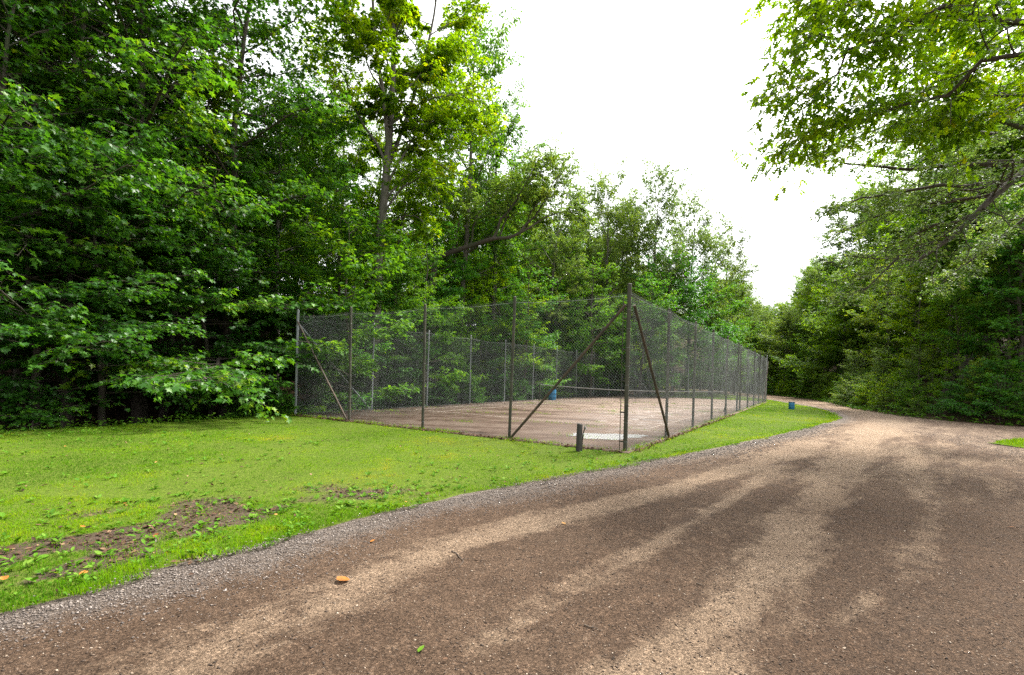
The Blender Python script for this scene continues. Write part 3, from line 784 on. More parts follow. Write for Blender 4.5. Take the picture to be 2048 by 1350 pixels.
NAMES = dict(broad='airy_tree', tall_a='forest_tree', tall_b='forest_tree', airy='airy_tree', mid_a='understory_tree', mid_b='understory_tree', sap_a='sapling', sap_b='sapling', shrub='shrub', maple_a='maple_tree', maple_b='maple_tree')
CATS = dict(forest_tree='tree', airy_tree='tree', understory_tree='tree', sapling='sapling', shrub='shrub', maple_tree='tree')
ORD = ['first', 'second', 'third', 'fourth', 'fifth', 'sixth', 'seventh', 'eighth', 'ninth', 'tenth', 'eleventh', 'twelfth', 'thirteenth', 'fourteenth', 'fifteenth', 'sixteenth', 'seventeenth', 'eighteenth', 'nineteenth', 'twentieth']
ONES = 'zero one two three four five six seven eight nine ten eleven twelve thirteen fourteen fifteen sixteen seventeen eighteen nineteen'.split()
TENS = 'x x twenty thirty forty fifty sixty seventy eighty ninety'.split()
def num(n):
    n = max(1, int(round(n)))
    return ONES[n] if n < 20 else (TENS[n // 10] + ('-' + ONES[n % 10] if n % 10 else '') if n < 100 else 'a hundred')
def where_left(s):
    if s < 0: return num(-s) + ' metres left of the court corner'
    if s < LB: return 'behind %s back-fence bay' % ORD[int(s / 3.37)]
    return num(s - LB) + ' metres past the far court corner'
def place(key, x, y, H, rot, label, group=None, wide=1.0, z=None, tilt=(0, 0), leaf=None):
    tm, cm, H0, R0 = PROTO[key]; s = H / H0
    root = empty(NAMES[key], (x, y, float(height(x, y)) if z is None else z)); root.rotation_euler = (tilt[0], tilt[1], rot); root.scale = (s * wide, s * wide, s)
    link('trunk', tm, root); co = link('crown', cm, root)
    if leaf: co.material_slots[0].link = 'OBJECT'; co.material_slots[0].material = M[leaf]
    USED[label] = USED.get(label, 0) + 1
    if USED[label] > 1: label = ('taller ' if H > USED_H[label] else 'shorter ') * (USED[label] == 2) + ('third ' if USED[label] == 3 else 'further ' if USED[label] > 3 else '') + label
    else: USED_H[label] = H
    tag(root, label, CATS[NAMES[key]], group)
    return root

SKY = [(-900, -700), (0, -500), (560, -260), (640, 150), (700, 180), (760, -80), (910, -20), (940, 60), (985, 120), (1000, 230), (1030, 280), (1010, 360), (1060, 320), (1110, 300), (1160, 390), (1215, 350), (1310, 350), (1390, 400), (1455, 440), (1480, 540), (1510, 610), (1540, 605), (1590, 545), (1630, 455), (1665, 360), (1700, 290), (1760, 200), (1850, 80), (1950, -40), (2048, -150), (2300, -400), (3000, -500)]
SKX = np.array([p[0] for p in SKY]); SKYY = np.array([p[1] for p in SKY])
def max_h(x, y, Rw):
    """tallest a tree may stand there and keep the wood's skyline as photographed"""
    if y < 3: return 30
    z0 = float(height(x, y)); best = 99
    for o in (-.6, 0, .6):
        px, _ = to_px(x + o * Rw, y, z0); sy = np.interp(px, SKX, SKYY)
        best = min(best, CZ + y * (749 - sy + (px - 1024) * SA) / F - z0)
    return best

rt = np.random.default_rng(5)
def ok_view(x, y, margin=5):
    return y > 2 and abs(x) < 1.12 * y + margin

# wood on the left: rows up the slope
for row, (d, step, kinds, hs) in enumerate(((4.2, 3.6, ('mid_a', 'mid_b', 'mid_a'), (7, 11)), (7.5, 3.2, ('tall_a', 'mid_a', 'tall_b'), (12, 19)), (11.5, 3.4, ('tall_a', 'tall_a', 'mid_a'), (15, 22)), (16, 3.8, ('mid_b', 'tall_a', 'mid_b'), (13, 22)), (21, 3.6, ('tall_a', 'mid_b', 'mid_a'), (11, 19)), (24.5, 3.0, ('mid_b', 'mid_a'), (9, 12)))):
    for s in np.arange(-14, 62, step):
        p = C1 + (s + rt.normal(0, .9)) * U + (d + rt.normal(0, .8)) * V
        if not ok_view(*p): continue
        if d < 5 and s < 2: continue
        k = kinds[rt.integers(len(kinds))]; H = rt.uniform(*hs) * (.62 if k in ('mid_a', 'mid_b') and hs[1] > 15 else 1); mh = max_h(p[0], p[1], 4)
        H = min(H, mh * rt.uniform(.9, 1.0))
        if H < 4: continue
        if H < 9 and k.startswith('tall'): k = 'mid_a'
        lab = '%s, %s row of left wood, %s' % ({'f': 'slender forest tree', 'u': 'leafy understory tree'}[NAMES[k][0]], ORD[row], where_left(s))
        place(k, p[0], p[1], H, rt.uniform(0, 6.28), lab, 'trees of the left-hand wood', wide=rt.uniform(.9, 1.15), leaf=(('forest', 'lush', 'lush', 'forest', 'yellow') if s < 6 else ('forest', 'lush', 'oak', 'forest', 'yellow'))[rt.integers(5)])
# saplings and shrubs along the back fence and the lawn's edge
for s in np.arange(-9, 40, 1.75):
    p = C1 + (s + rt.normal(0, .5)) * U + (rt.uniform(1.9, 3.4)) * V
    if not ok_view(p[0], p[1], 3): continue
    if s < -1.5: continue
    k = ('sap_a', 'sap_b')[rt.integers(2)]
    place(k, p[0], p[1], rt.uniform(3.0, 5.4) if s > 0 else rt.uniform(2, 3.4), rt.uniform(0, 6.28), 'leafy sapling at the foot of the left wood, ' + where_left(s + .3), 'saplings at the foot of the left-hand wood', wide=rt.uniform(.9, 1.2))
for s in np.arange(-12, 36, 1.5):
    p = C1 + (s + rt.normal(0, .5)) * U + (rt.uniform(.9, 2.2)) * V
    if not ok_view(p[0], p[1], 2): continue
    if s < -2 and rt.random() < .75: continue
    place('shrub', p[0], p[1], rt.uniform(.6, 1.3), rt.uniform(0, 6.28), 'low shrub along the foot of the left wood, ' + where_left(s), 'shrubs along the left-hand wood')

# far end of the court and beyond
for (x, y, k, h) in [(x, y, k, h) for y, xs, ks, h in ((58, np.arange(2, 30, 4.2), ('mid_a', 'sap_b', 'mid_b'), 9), (66, np.arange(-4, 34, 4.5), ('tall_a', 'mid_a', 'airy'), 14), (78, np.arange(0, 52, 5), ('tall_a', 'tall_b', 'airy'), 17), (92, np.arange(6, 66, 5.5), ('tall_a', 'tall_b'), 18), (112, np.arange(20, 80, 6), ('tall_a', 'tall_b'), 20)) for x in xs for k in (ks[rt.integers(len(ks))],)]:
    x += rt.normal(0, 1); y += rt.normal(0, 1.2)
    if abs(sdist(road_left, np.array([x]), np.array([y]))[0]) < 2.5 and y < 75: continue
    if 22 < x < 33 and y < 66: continue
    H = min(h * rt.uniform(.8, 1.2), max_h(x, y, 4) * rt.uniform(.93, 1))
    if H < 3.5: continue
    lab = '%s %s metres beyond far fence, %s' % ({'f': 'tall forest tree', 'u': 'leafy understory tree', 'a': 'pale airy tree', 's': 'leafy sapling'}[NAMES[k][0]], num(float(np.dot(np.array((x, y)) - C2, U))), num(abs(x - 26)) + ' metres left of road' if x < 26 else num(abs(x - 30)) + ' metres right of road')
    place(k, x, y, H, rt.uniform(0, 6.28), lab, 'trees beyond the far end of the court', leaf=('oak', 'yellow', 'pale', 'lush')[rt.integers(4)])

# bank on the right: rows up the slope, measured from the foot of the bank
bl = np.array(BANK[::-1]); bl = smooth_line(bl, 12)
seg = np.concatenate([[0], np.cumsum(np.linalg.norm(np.diff(bl, axis=0), axis=1))])
MOUTH = seg[-1] - np.interp(-22.8, -bl[:, 1], seg)
def bank_pt(s, d):
    x = np.interp(s, seg, bl[:, 0]); y = np.interp(s, seg, bl[:, 1])
    x2 = np.interp(s + .5, seg, bl[:, 0]); y2 = np.interp(s + .5, seg, bl[:, 1])
    t = np.array((x2 - x, y2 - y)); t /= np.linalg.norm(t) + 1e-9
    n = np.array((-t[1], t[0]))
    if n[0] < 0 and n[1] < .9: n = -n if n[0] < -.2 else n
    return np.array((x, y)) + n * d
for row, (d, step, kinds, hs) in enumerate(((.9, 1.5, ('shrub', 'shrub', 'sap_a'), (.7, 1.8)), (2.2, 2.6, ('sap_a', 'sap_b', 'sap_a'), (2.2, 3.8)), (4.6, 3.0, ('tall_b', 'mid_a', 'tall_b', 'sap_a'), (7, 11)), (7.5, 3.0, ('mid_a', 'tall_b', 'mid_b'), (9, 15)), (11.5, 3.2, ('tall_a', 'tall_a', 'airy', 'mid_a'), (14, 22)), (16.5, 3.6, ('tall_a', 'mid_b', 'airy'), (13, 24)), (21, 3.4, ('tall_a', 'mid_b', 'mid_a'), (10, 22)))):
    for s in np.arange(0, seg[-1] - 8, step):
        p = bank_pt(s + rt.normal(0, .4 * step / 2), d + rt.normal(0, .12 * d + .15))
        if not ok_view(p[0], p[1], 6) or p[1] > 100: continue
        k = kinds[rt.integers(len(kinds))]; H = rt.uniform(*hs) * (.6 if k in ('mid_a', 'mid_b') and hs[1] > 15 else 1)
        if d > 4: H = min(H, max_h(p[0], p[1], 3) * rt.uniform(.92, 1.02))
        if H < 3 and d > 4: continue
        if H < 6.5 and k in ('tall_a', 'tall_b', 'airy'): k = 'mid_a'
        if d < 1 and k == 'sap_a': H = 2.2
        nm = {'f': 'slender forest tree', 'u': 'leafy understory tree', 'a': 'pale airy tree', 's': 'layered leafy sapling'}[NAMES[k][0]]
        if k == 'shrub': nm = 'low shrub'
        sm = np.interp(s, seg, seg[-1] - seg) - MOUTH
        lab = '%s, %s row of right bank, %s metres %s' % (nm, ORD[row], num(abs(sm)), 'past the side turning' if sm >= 0 else 'along the side turning')
        place(k, p[0], p[1], H, rt.uniform(0, 6.28), lab, {'u': 'understory trees on the right-hand bank', 'f': 'tall trees on the right-hand bank', 'a': 'tall trees on the right-hand bank', 's': 'saplings and shrubs on the right-hand bank'}[NAMES[k][0]], wide=rt.uniform(.9, 1.15), leaf=(('oak', 'yellow', 'pale', 'forest') if sm > 6 else ('forest', 'lush', 'oak', 'yellow'))[rt.integers(4)])

# maples leaning out over the lawn on the left
def mp(key, px, Y, H, rot, label, wide=1.0, tilt=(0, 0)):
    p = at(px, 749, Y); return place(key, p[0], p[1], H, rot, label, 'maples overhanging the lawn', wide, tilt=tilt)
mp('maple_a', 138, 15.2, 19, .4, 'maple with a pale straight trunk at the far left of the lawn', 1.0)
mp('maple_b', -60, 12.6, 15, 2.1, 'maple cut by the left edge with boughs over the lawn', 1.0)
mp('maple_b', 330, 18.6, 13.5, 1.2, 'low broad maple spreading over the dark hollow beside the lawn', 1.1)
mp('maple_a', 445, 19.5, 22, 5.2, 'tall maple behind the left end of the front fence', 1.1)
mp('maple_a', -250, 14, 20, 3.0, 'tall maple out past the left edge with boughs reaching in', 1.1)
mp('maple_b', 250, 20, 17, .9, 'maple half hidden behind the lawn-edge maples', 1.15)
mp('maple_a', 290, 17.5, 23, 1.7, 'tallest maple of the lawn edge, crown filling the upper left', 1.15)
mp('maple_b', 70, 13.6, 9.5, 2.8, 'young maple with a leafy curtain over the dark hollow, far left', 1.25)
mp('maple_b', 215, 15.0, 9.2, 5.1, 'young maple beside the pale straight trunk, boughs over the hollow', 1.25)
mp('maple_b', 425, 18.4, 9.5, 3.6, 'young maple just left of the front fence end', 1.2)
mp('maple_a', 40, 17, 22, 4.6, 'tall maple high in the upper left corner', 1.15)

# ------------------------------------------------------------------ single trees that stand out
def hero(name, label, base, trunks, limbs, c, leafmat, barkmat, seed, bare=1.0, sides=10, cat='tree'):
    """trunks / limbs: lists of (points, r0, r1) in world space"""
    r = np.random.default_rng(seed); root = empty(name, tuple(base)); tag(root, label, cat)
    b0 = np.array(base)
    ta = Acc(); la = Acc()
    for pts, r0, r1 in trunks:
        p = smooth_line(np.array(pts) - b0, 4); tubes(ta, p, np.linspace(1, 0, len(p)) ** .8 * (r0 - r1) + r1, sides)
    link('trunk', ta.mesh('trunk', M[barkmat], True), root)
    tot = sum(np.linalg.norm(np.diff(smooth_line(np.array(p_), 4), axis=0), axis=1).sum() for p_, _, _ in limbs)
    for li_, (pts, r0, r1) in enumerate(limbs):
        ba = Acc()
        p = np.array(pts) - b0
        s = smooth_line(p, 4); u = np.linspace(0, len(s) - 1, 9); i = np.minimum(u.astype(int), len(s) - 2)
        q = s[i] + (s[i + 1] - s[i]) * (u - i)[:, None]; q[1:-1] += r.normal(0, .012, q[1:-1].shape) * np.linalg.norm(q[-1] - q[0])
        L = np.linalg.norm(np.diff(q, axis=0), axis=1).sum()
        tubes(ba, q[None], np.linspace(r0, r1, 9)[None], 7)
        foliage(r, la, ba, q[None], np.array([L]), np.array([r0 * .8]), c, L / tot * (bare if li_ < 2 else 1))
        link('limb', ba.mesh('limb', M[barkmat], True), root)
    link('crown', la.mesh('crown', M[leafmat]), root)
    return root

def autolimbs(r, pts, n, Rc, el0, el1, t0=.35, rr=.05, prof=ov, bias=None):
    p = smooth_line(np.array(pts), 6); out = []
    for k in range(n):
        q = (k + .5) / n; i = int((t0 + (1 - t0) * q * .97) * (len(p) - 1)); b = p[i]
        az = k * 2.4 + r.normal(0, .3); el = el0 + (el1 - el0) * q + r.normal(0, .1); L = Rc * float(prof(np.array(q))) * r.uniform(.75, 1.2)
        d = np.array((math.cos(az) * math.cos(el), math.sin(az) * math.cos(el), math.sin(el)))
        if bias is not None: d = d + np.array(bias); d /= np.linalg.norm(d)
        out.append(([b, b + d * L * .5 + (0, 0, .01 * L), b + d * L + (0, 0, .1 * L)], rr * (1.1 - .7 * q), .012))
    return out

rh = np.random.default_rng(77)
# tall pale-trunked tree behind the back fence
Y = 24.0
bz = at(752, 640, Y); bz[2] = float(height(bz[0], bz[1]))
main = [bz, at(757, 520, Y), at(768, 400, Y), at(779, 270, Y)]
fk1 = [at(779, 285, Y), at(786, 150, Y), at(790, 20, Y), at(800, -140, Y), at(806, -260, Y)]
fk2 = [at(777, 300, Y), at(768, 200, Y - .5), at(752, 90, Y - 1), at(742, -60, Y - 1.2), at(738, -180, Y - 1.3)]
fk3 = [at(772, 345, Y), at(806, 255, Y + .8), at(840, 150, Y + 1.2), at(868, 30, Y + 1.4), at(880, -90, Y + 1.5)]
ctall = dict(n2=3.4, l2=.42, n3=5.5, target=60000, leaf=.17, tpl=T_SIMPLE, roll=.7, l3max=.8, s0=.25, twr=.005)
lim = autolimbs(rh, fk1, 14, 3.4, .2, 1.1, .05, .06) + autolimbs(rh, fk2, 11, 3.0, .1, 1.0, .1, .05) + autolimbs(rh, fk3, 13, 3.0, .0, .9, .1, .05)
lim += [([at(775, 370, Y), at(835, 265, Y - .3), at(880, 230, Y - .5)], .07, .02), ([at(770, 400, Y), at(815, 350, Y + .3), at(868, 330, Y + .4), at(930, 350, Y + .4)], .06, .015), ([at(774, 330, Y), at(700, 180, Y + .4), at(650, 90, Y + .5)], .07, .015),
        ([at(766, 430, Y), at(800, 380, Y - .5), at(850, 350, Y - 1), at(880, 400, Y - 1.2)], .06, .012), ([at(764, 450, Y), at(830, 430, Y - .8), at(870, 480, Y - 1)], .04, .01), ([at(779, 250, Y), at(860, 200, Y), at(930, 190, Y), at(975, 230, Y)], .06, .012), ([at(780, 220, Y), at(870, 120, Y + .5), at(935, 100, Y + .5)], .05, .012), ([at(776, 300, Y), at(880, 260, Y + 1), at(985, 270, Y + 1)], .05, .012)]
hero('tall_tree', 'tall tree with a pale forked trunk towering behind the back fence', bz, [(main, .23, .16), (fk1, .15, .025), (fk2, .12, .025), (fk3, .11, .025)], lim, ctall, 'oak', 'bark_pale', 41)
# tree with a long dark bough curving to the right
Y = 31.0
bz = at(850, 640, Y); bz[2] = float(height(bz[0], bz[1]))
tr = [bz, at(868, 540, Y), at(890, 510, Y), at(940, 492, Y), at(985, 478, Y - .3), at(1020, 474, Y - .4), at(1055, 458, Y - .5)]
lim = [([at(985, 478, Y - .3), at(1010, 430, Y), at(1050, 370, Y), at(1085, 310, Y)], .1, .015), ([at(1040, 465, Y - .4), at(1080, 420, Y), at(1110, 360, Y), at(1130, 315, Y)], .08, .012), ([at(1055, 458, Y - .5), at(1100, 430, Y), at(1150, 425, Y), at(1175, 440, Y)], .06, .012), ([at(940, 492, Y), at(950, 440, Y), at(990, 390, Y + .5), at(1020, 350, Y + .5)], .08, .012), ([at(1020, 474, Y), at(1070, 455, Y + 1), at(1120, 470, Y + 1)], .05, .012), ([at(1050, 460, Y), at(1070, 410, Y - 1), at(1120, 385, Y - 1)], .05, .012), ([at(1000, 470, Y), at(1030, 400, Y + 1), at(1075, 350, Y + 1), at(1105, 300, Y + 1)], .06, .012), ([at(900, 505, Y), at(920, 440, Y), at(930, 370, Y)], .07, .012)]
hero('leaning_tree', 'leaning tree whose long dark bough curves to the right above the back fence', bz, [(tr, .21, .06)], lim, dict(n2=3.4, l2=.36, n3=4.5, target=14000, leaf=.16, tpl=T_SIMPLE, roll=.8, l3max=.9, l2max=1.9), 'pale', 'bark', 43)
# pale airy trees behind the far half of the court
for (px, Y, top, key, rot, wide, lab) in ((1085, 40, 296, 'airy', .5, .75, 'airy tree with a thin trunk right of the curved bough'), (1210, 50, 338, 'broad', 1.9, .75, 'pale airy tree, left one of the tall pair behind the near corner post'), (1300, 52, 334, 'broad', 4.4, .8, 'pale airy tree, right one of the tall pair behind the near corner post'), (1160, 47, 410, 'airy', 2.4, .8, 'pale tree filling the dip left of the tall airy pair'), (1255, 58, 380, 'airy', 2.9, .9, 'pale tree between and behind the tall airy pair'), (1375, 56, 388, 'broad', 3.1, .75, 'pale tree stepping down to the right of the tall airy pair'), (1440, 60, 425, 'airy', 5.5, .6, 'small-crowned thin tree against the sky near the road gap'),
                                  (1465, 66, 520, 'broad', 5.0, .7, 'pale rounded tree low beside the road gap'), (985, 36, 190, 'tall_a', 2.2, 1.0, 'full green tree rising right of the tall forked tree'), (920, 34, -10, 'tall_a', 1.1, 1.1, 'tall green tree half behind the tall forked tree')):
    p = at(px, 749, Y); z0 = float(height(p[0], p[1])); H = at(px, top, Y)[2] - z0
    if key != 'tall_a': H *= .9                # boughs rise past the leader's tip
    place(key, p[0], p[1], H, rot, lab, wide=wide * 20 / H * .9)
for (px, Y, top, key, rot, wide, lab) in ((1345, 47, 500, 'mid_b', 1, 1.0, 'bright rounded tree showing over the fence right of the corner post'), (1420, 52, 530, 'mid_b', 2, 1.0, 'bright leafy tree above the middle of the roadside fence'), (1470, 58, 560, 'mid_a', 3, .8, 'leafy tree where the wood meets the road gap'), (1280, 44, 560, 'mid_b', 5, 1.1, 'leafy tree close behind the court\'s far left corner'), (1050, 34, 545, 'mid_b', 4, 1.0, 'light green tree spreading just above the back fence'), (1180, 40, 520, 'mid_a', 2, 1.1, 'leafy tree above the far half of the back fence'),
                                  (700, 20.6, 440, 'sap_b', .7, 1.15, 'light green sapling in front of the tall forked tree\'s trunk'), (850, 25, 480, 'mid_a', 3.3, 1.0, 'leafy tree directly behind the second front-fence post')):
    p = at(px, 749, Y); z0 = float(height(p[0], p[1])); H = at(px, top, Y)[2] - z0
    place(key, p[0], p[1], H, rot, lab, wide=wide)
# oak on the right whose boughs hang into the picture
Y = 8.6
bz = np.array((15.5, 8.0, 0.)); tk = [bz + (0, 0, -.3), bz + (-.1, 0, 4), bz + (-.3, .1, 8), bz + (-.2, .2, 13)]
def W(px, py, Y): return at(px, py, Y)
lim = [([bz + (-.2, 0, 6.5), W(2150, 40, 8.2), W(1900, 20, 8.4), W(1730, 90, 8.6), W(1610, 190, 8.7)], .075, .008),
       ([bz + (-.2, 0, 6.8), W(2100, -60, 8.8), W(1850, -60, 9.2), W(1680, 0, 9.4), W(1590, 110, 9.4)], .075, .008),
       ([bz + (-.2, 0, 6.0), W(2200, 120, 8.2), W(1980, 130, 8.5), W(1830, 190, 8.9), W(1680, 250, 9.1), W(1600, 285, 9.2)], .06, .007),
       ([bz + (-.2, 0, 5.6), W(2200, 200, 8.8), W(2020, 190, 9.2), W(1900, 220, 9.5), W(1830, 250, 9.5)], .055, .008),
       ([bz + (-.2, 0, 7.4), W(2150, -160, 8.4), W(1900, -140, 9), W(1720, -90, 9.6), W(1640, -20, 9.8)], .07, .008),
       ([bz + (-.2, 0, 6.4), W(2200, 40, 10.5), W(2000, 60, 11.5), W(1880, 110, 12)], .06, .008),
       ([bz + (-.2, 0, 5.9), W(2300, 140, 10.5), W(2090, 150, 11.5), W(1960, 190, 12)], .06, .008),
       ([bz + (-.2, 0, 6.6), W(2200, 10, 9.4), W(2020, 20, 10), W(1900, 60, 10.4), W(1800, 130, 10.6)], .06, .008)]
hero('oak_tree', 'oak at the right edge whose leafy boughs hang into the sky overhead', bz, [(tk, .34, .1)], lim, dict(n2=3, l2=.2, n3=5.5, target=15500, leaf=.14, tpl=T_OAK, roll=.5, roll3=.5, l3max=.55, l2max=1.6, droop=.5, s0=.3), 'oak', 'bark', 51)
# tree on the right with a long drooping bough of fine leaves
bz = np.array((19.5, 12.6, 0.)); tk = [bz + (0, 0, -.3), bz + (0, 0, 4), bz + (-.2, .1, 9), bz + (-.1, .3, 15)]
lim = [([bz + (-.1, 0, 8.6), W(2250, 240, 12.0), W(2048, 350, 11.4), W(1920, 448, 11.2), W(1820, 520, 11.2), W(1725, 585, 11.3)], .13, .012),
       ([W(2048, 345, 12.3), W(1960, 400, 12.6), W(1840, 410, 13), W(1740, 440, 13.2), W(1670, 470, 13.3)], .07, .008),
       ([W(2080, 320, 12.3), W(1960, 330, 13), W(1830, 330, 13.4), W(1700, 330, 13.6), W(1650, 320, 13.7)], .08, .008),
       ([W(2150, 290, 12.4), W(2020, 270, 13.2), W(1860, 270, 14), W(1720, 290, 14.3)], .08, .008),
       ([W(1940, 432, 12.4), W(1850, 460, 13.2), W(1760, 500, 14), W(1680, 540, 14.4)], .05, .008),
       ([W(2120, 310, 12.4), W(2020, 380, 14), W(1900, 380, 15), W(1780, 390, 15.5)], .07, .008),
       ([W(2150, 290, 12.4), W(2000, 230, 12.2), W(1850, 240, 12.2), W(1720, 270, 12.2), W(1640, 300, 12.2)], .07, .006),
       ([W(2050, 345, 12.3), W(1900, 370, 11.8), W(1760, 390, 11.6), W(1650, 420, 11.6)], .06, .006),
       ([bz + (-.1, 0, 7.2), W(2250, 380, 13.6), W(2060, 440, 14.2), W(1950, 510, 14.6), W(1880, 570, 14.8)], .1, .01)]
hero('fine_leaved_tree', 'tree at the right edge with a long dark bough drooping over the road', bz, [(tk, .32, .1)], lim, dict(n2=3.4, l2=.22, n3=6.5, target=33000, leaf=.08, tpl=T_SIMPLE, roll=.45, roll3=.5, l3max=.5, l2max=1.5, droop=.2, s0=.2, twr=.006), 'fine', 'bark', 53, bare=.4)

# ------------------------------------------------------------------ grass, weeds, litter, stones (uncountable)
def scatter(poly_mask, x0, x1, y0, y1, dens, r):
    n = int((x1 - x0) * (y1 - y0) * dens); x = r.uniform(x0, x1, n); y = r.uniform(y0, y1, n)
    m = poly_mask(x, y); return x[m], y[m]
def on_court(x, y):
    a, b = (x - C0[0]) * U[0] + (y - C0[1]) * U[1], (x - C0[0]) * V[0] + (y - C0[1]) * V[1]
    return (a > -.14) & (a < LB + .14) & (b > -.14) & (b < LA + .14)
def in_view(x, y): return (y > 1) & (np.abs(x) < 1.1 * y + .6)
rg = np.random.default_rng(9)
ga = Acc()
def blades(x, y, h, w, bend, tint, seg2):
    n = len(x); z = np.where(on_court(x, y), .05, .008)
    a = rg.uniform(0, 6.283, n); dx, dy = np.cos(a), np.sin(a)
    px_, py_ = -dy * w / 2, dx * w / 2
    b = h * bend
    z0 = z
    P0 = np.stack([x + px_, y + py_, z0], -1); P1 = np.stack([x - px_, y - py_, z0], -1)
    tip = np.stack([x + dx * b, y + dy * b, z0 + h * np.sqrt(np.clip(1 - bend ** 2, .1, 1))], -1)
    if seg2:
        mx = np.stack([x + dx * b * .3, y + dy * b * .3, z0 + h * .6], -1); o_ = np.stack([px_ * .8, py_ * .8, 0 * x], -1)
        v = np.stack([P0, P1, mx - o_, mx + o_, tip], 1)
        f4 = np.array([(0, 1, 2, 3)]); f3 = np.array([(3, 2, 4)])
        base = (np.arange(n) * 5)[:, None, None]
        ga.add(v.reshape(-1, 3), (f4[None] + base).reshape(-1, 4), np.repeat(tint, 5))
        ga.f3.append((f3[None] + base).reshape(-1, 3) + ga.n - n * 5)
    else:
        v = np.stack([P0, P1, tip], 1)
        ga.add(v.reshape(-1, 3), np.arange(n * 3).reshape(-1, 3), np.repeat(tint, 3))
lm = lambda x, y: lawn_mask(x, y) & ~on_court(x, y) & in_view(x, y)
for (x0, x1, y0, y1, dn, w0, two) in ((-8, 2, 2.6, 6, 5600, .0045, True), (-13, 5, 6, 9.5, 2600, .006, False), (-15, 12, 9.5, 14, 1700, .0085, False), (-16, 18, 14, 22, 750, .014, False), (8, 26, 22, 46, 330, .028, False)):
    x, y = scatter(lm, x0, x1, y0, y1, dn, rg)
    dirt = lawn_dirt(x, y); e = np.abs(sdist(road_left, x, y))
    keep = rg.random(len(x)) > np.clip(dirt * 1.0 - .1, 0, .8); x, y, dirt, e = x[keep], y[keep], dirt[keep], e[keep]
    tall = np.exp(-(e / .35) ** 2)
    pn = fbm(x, y, 1.6, 55); pf = fbm(x, y, .35, 56)
    pc_ = fbm(x, y, .17, 58, 2)
    h = (.016 + .026 * rg.random(len(x)) + .055 * tall * rg.random(len(x)) ** 1.5) * (.35 + .7 * pf + .9 * pc_ ** 2)
    ti = np.clip(.44 + (pn - .5) * 1.4 + (pf - .5) * .6 + (pc_ - .5) * .5 + rg.normal(0, .14, len(x)) - .14 * np.clip((-x - 3) / 4, 0, 1) + .1 * tall, 0, 1)
    blades(x, y, h, w0 * rg.uniform(.7, 1.3, len(x)), rg.uniform(.3, .95, len(x)), ti, two)
x, y = scatter(lambda x, y: patch_mask(x, y) & in_view(x, y), 12, 26, 9, 17, 900, rg)
blades(x, y, .04 + .05 * rg.random(len(x)), .011 + 0 * x, rg.uniform(.2, .8, len(x)), np.clip(rg.normal(.5, .18, len(x)), 0, 1), False)
# tufts growing in the cracks of the court and along the bottom of the bank
tx, ty = [], []
for k in range(70):
    a_, b_ = rg.uniform(.3, 24), rg.uniform(.3, LA - .3)
    p = cpt(a_, b_); n = int(rg.integers(10, 60)); s_ = rg.uniform(.05, .3)
    e1 = rg.normal(0, s_ * 1.8, n); e2 = rg.normal(0, s_ * .5, n); tx.append(p[0] + e1 * V[0] + e2 * U[0]); ty.append(p[1] + e1 * V[1] + e2 * U[1])
for k in range(160):                                     # fringe along the fence line
    sd = rg.random() < .4; t_ = rg.uniform(0, LA if sd else LB); p = C0 + t_ * (V if sd else U) - rg.uniform(.02, .2) * (U if sd else V); n = 26
    tx.append(p[0] + rg.normal(0, .12, n)); ty.append(p[1] + rg.normal(0, .06, n))
x, y = np.concatenate(tx), np.concatenate(ty)
blades(x, y, rg.uniform(.04, .12, len(x)), .012 + 0 * x, rg.uniform(.2, .8, len(x)), np.clip(rg.normal(.6, .18, len(x)), 0, 1), False)
e = bank_pt
o = link('grass', ga.mesh('grass', M['grass'])); tag(o, 'short bright green grass of the lawn round the court', kind='stuff')

# broad-leaved weeds
wa = Acc()
x, y = scatter(lambda x, y: lm(x, y), -12, 8, 3, 12.5, 40, rg)
e = np.abs(sdist(road_left, x, y)); dl = -left_d(x, y)
pr = np.clip(1.1 - e / 3.2, 0, 1) * np.where(np.hypot(x, y) < 7.5, 1, .3) + np.exp(-((dl - .3) / .9) ** 2) + (x < -4) * .18
k = rg.random(len(x)) < pr; x, y = x[k], y[k]
n = rg.integers(4, 9, len(x)); i = np.repeat(np.arange(len(x)), n)
an = rg.uniform(0, 6.283, len(i)); sz = rg.uniform(.022, .075, len(i)) * (rg.uniform(.5, 1.1, len(x)) ** 1.5)[i] + .008
pos = np.stack([x[i] + np.cos(an) * .012, y[i] + np.sin(an) * .012, np.full(len(i), .015) + rg.uniform(0, .03, len(i))], -1)
ax = np.stack([np.cos(an), np.sin(an), rg.uniform(.1, .9, len(i))], -1); nz = np.tile((0, 0, 1.), (len(i), 1)) + rg.normal(0, .25, (len(i), 3))
put_leaves(wa, rg, pos, ax, nz, sz, T_OVAL, np.clip(rg.normal(.5, .22, len(i)), 0, 1))
# taller fringe where lawn meets the hollow
n = 2600; s_ = rg.uniform(-14, 3, n); dd = rg.normal(.35, .35, n); p = C1[None] + s_[:, None] * U + dd[:, None] * V
an = rg.uniform(0, 6.283, n); zz = height(p[:, 0], p[:, 1]); zz = np.maximum(zz, -.6) + rg.uniform(.03, .3, n) ** 1.2
put_leaves(wa, rg, np.column_stack([p, zz]), np.stack([np.cos(an), np.sin(an), rg.normal(0, .3, n)], -1), np.tile((0, 0, 1.), (n, 1)) + rg.normal(0, .4, (n, 3)), rg.uniform(.05, .11, n), T_OVAL, np.clip(rg.normal(.4, .2, n), 0, 1))
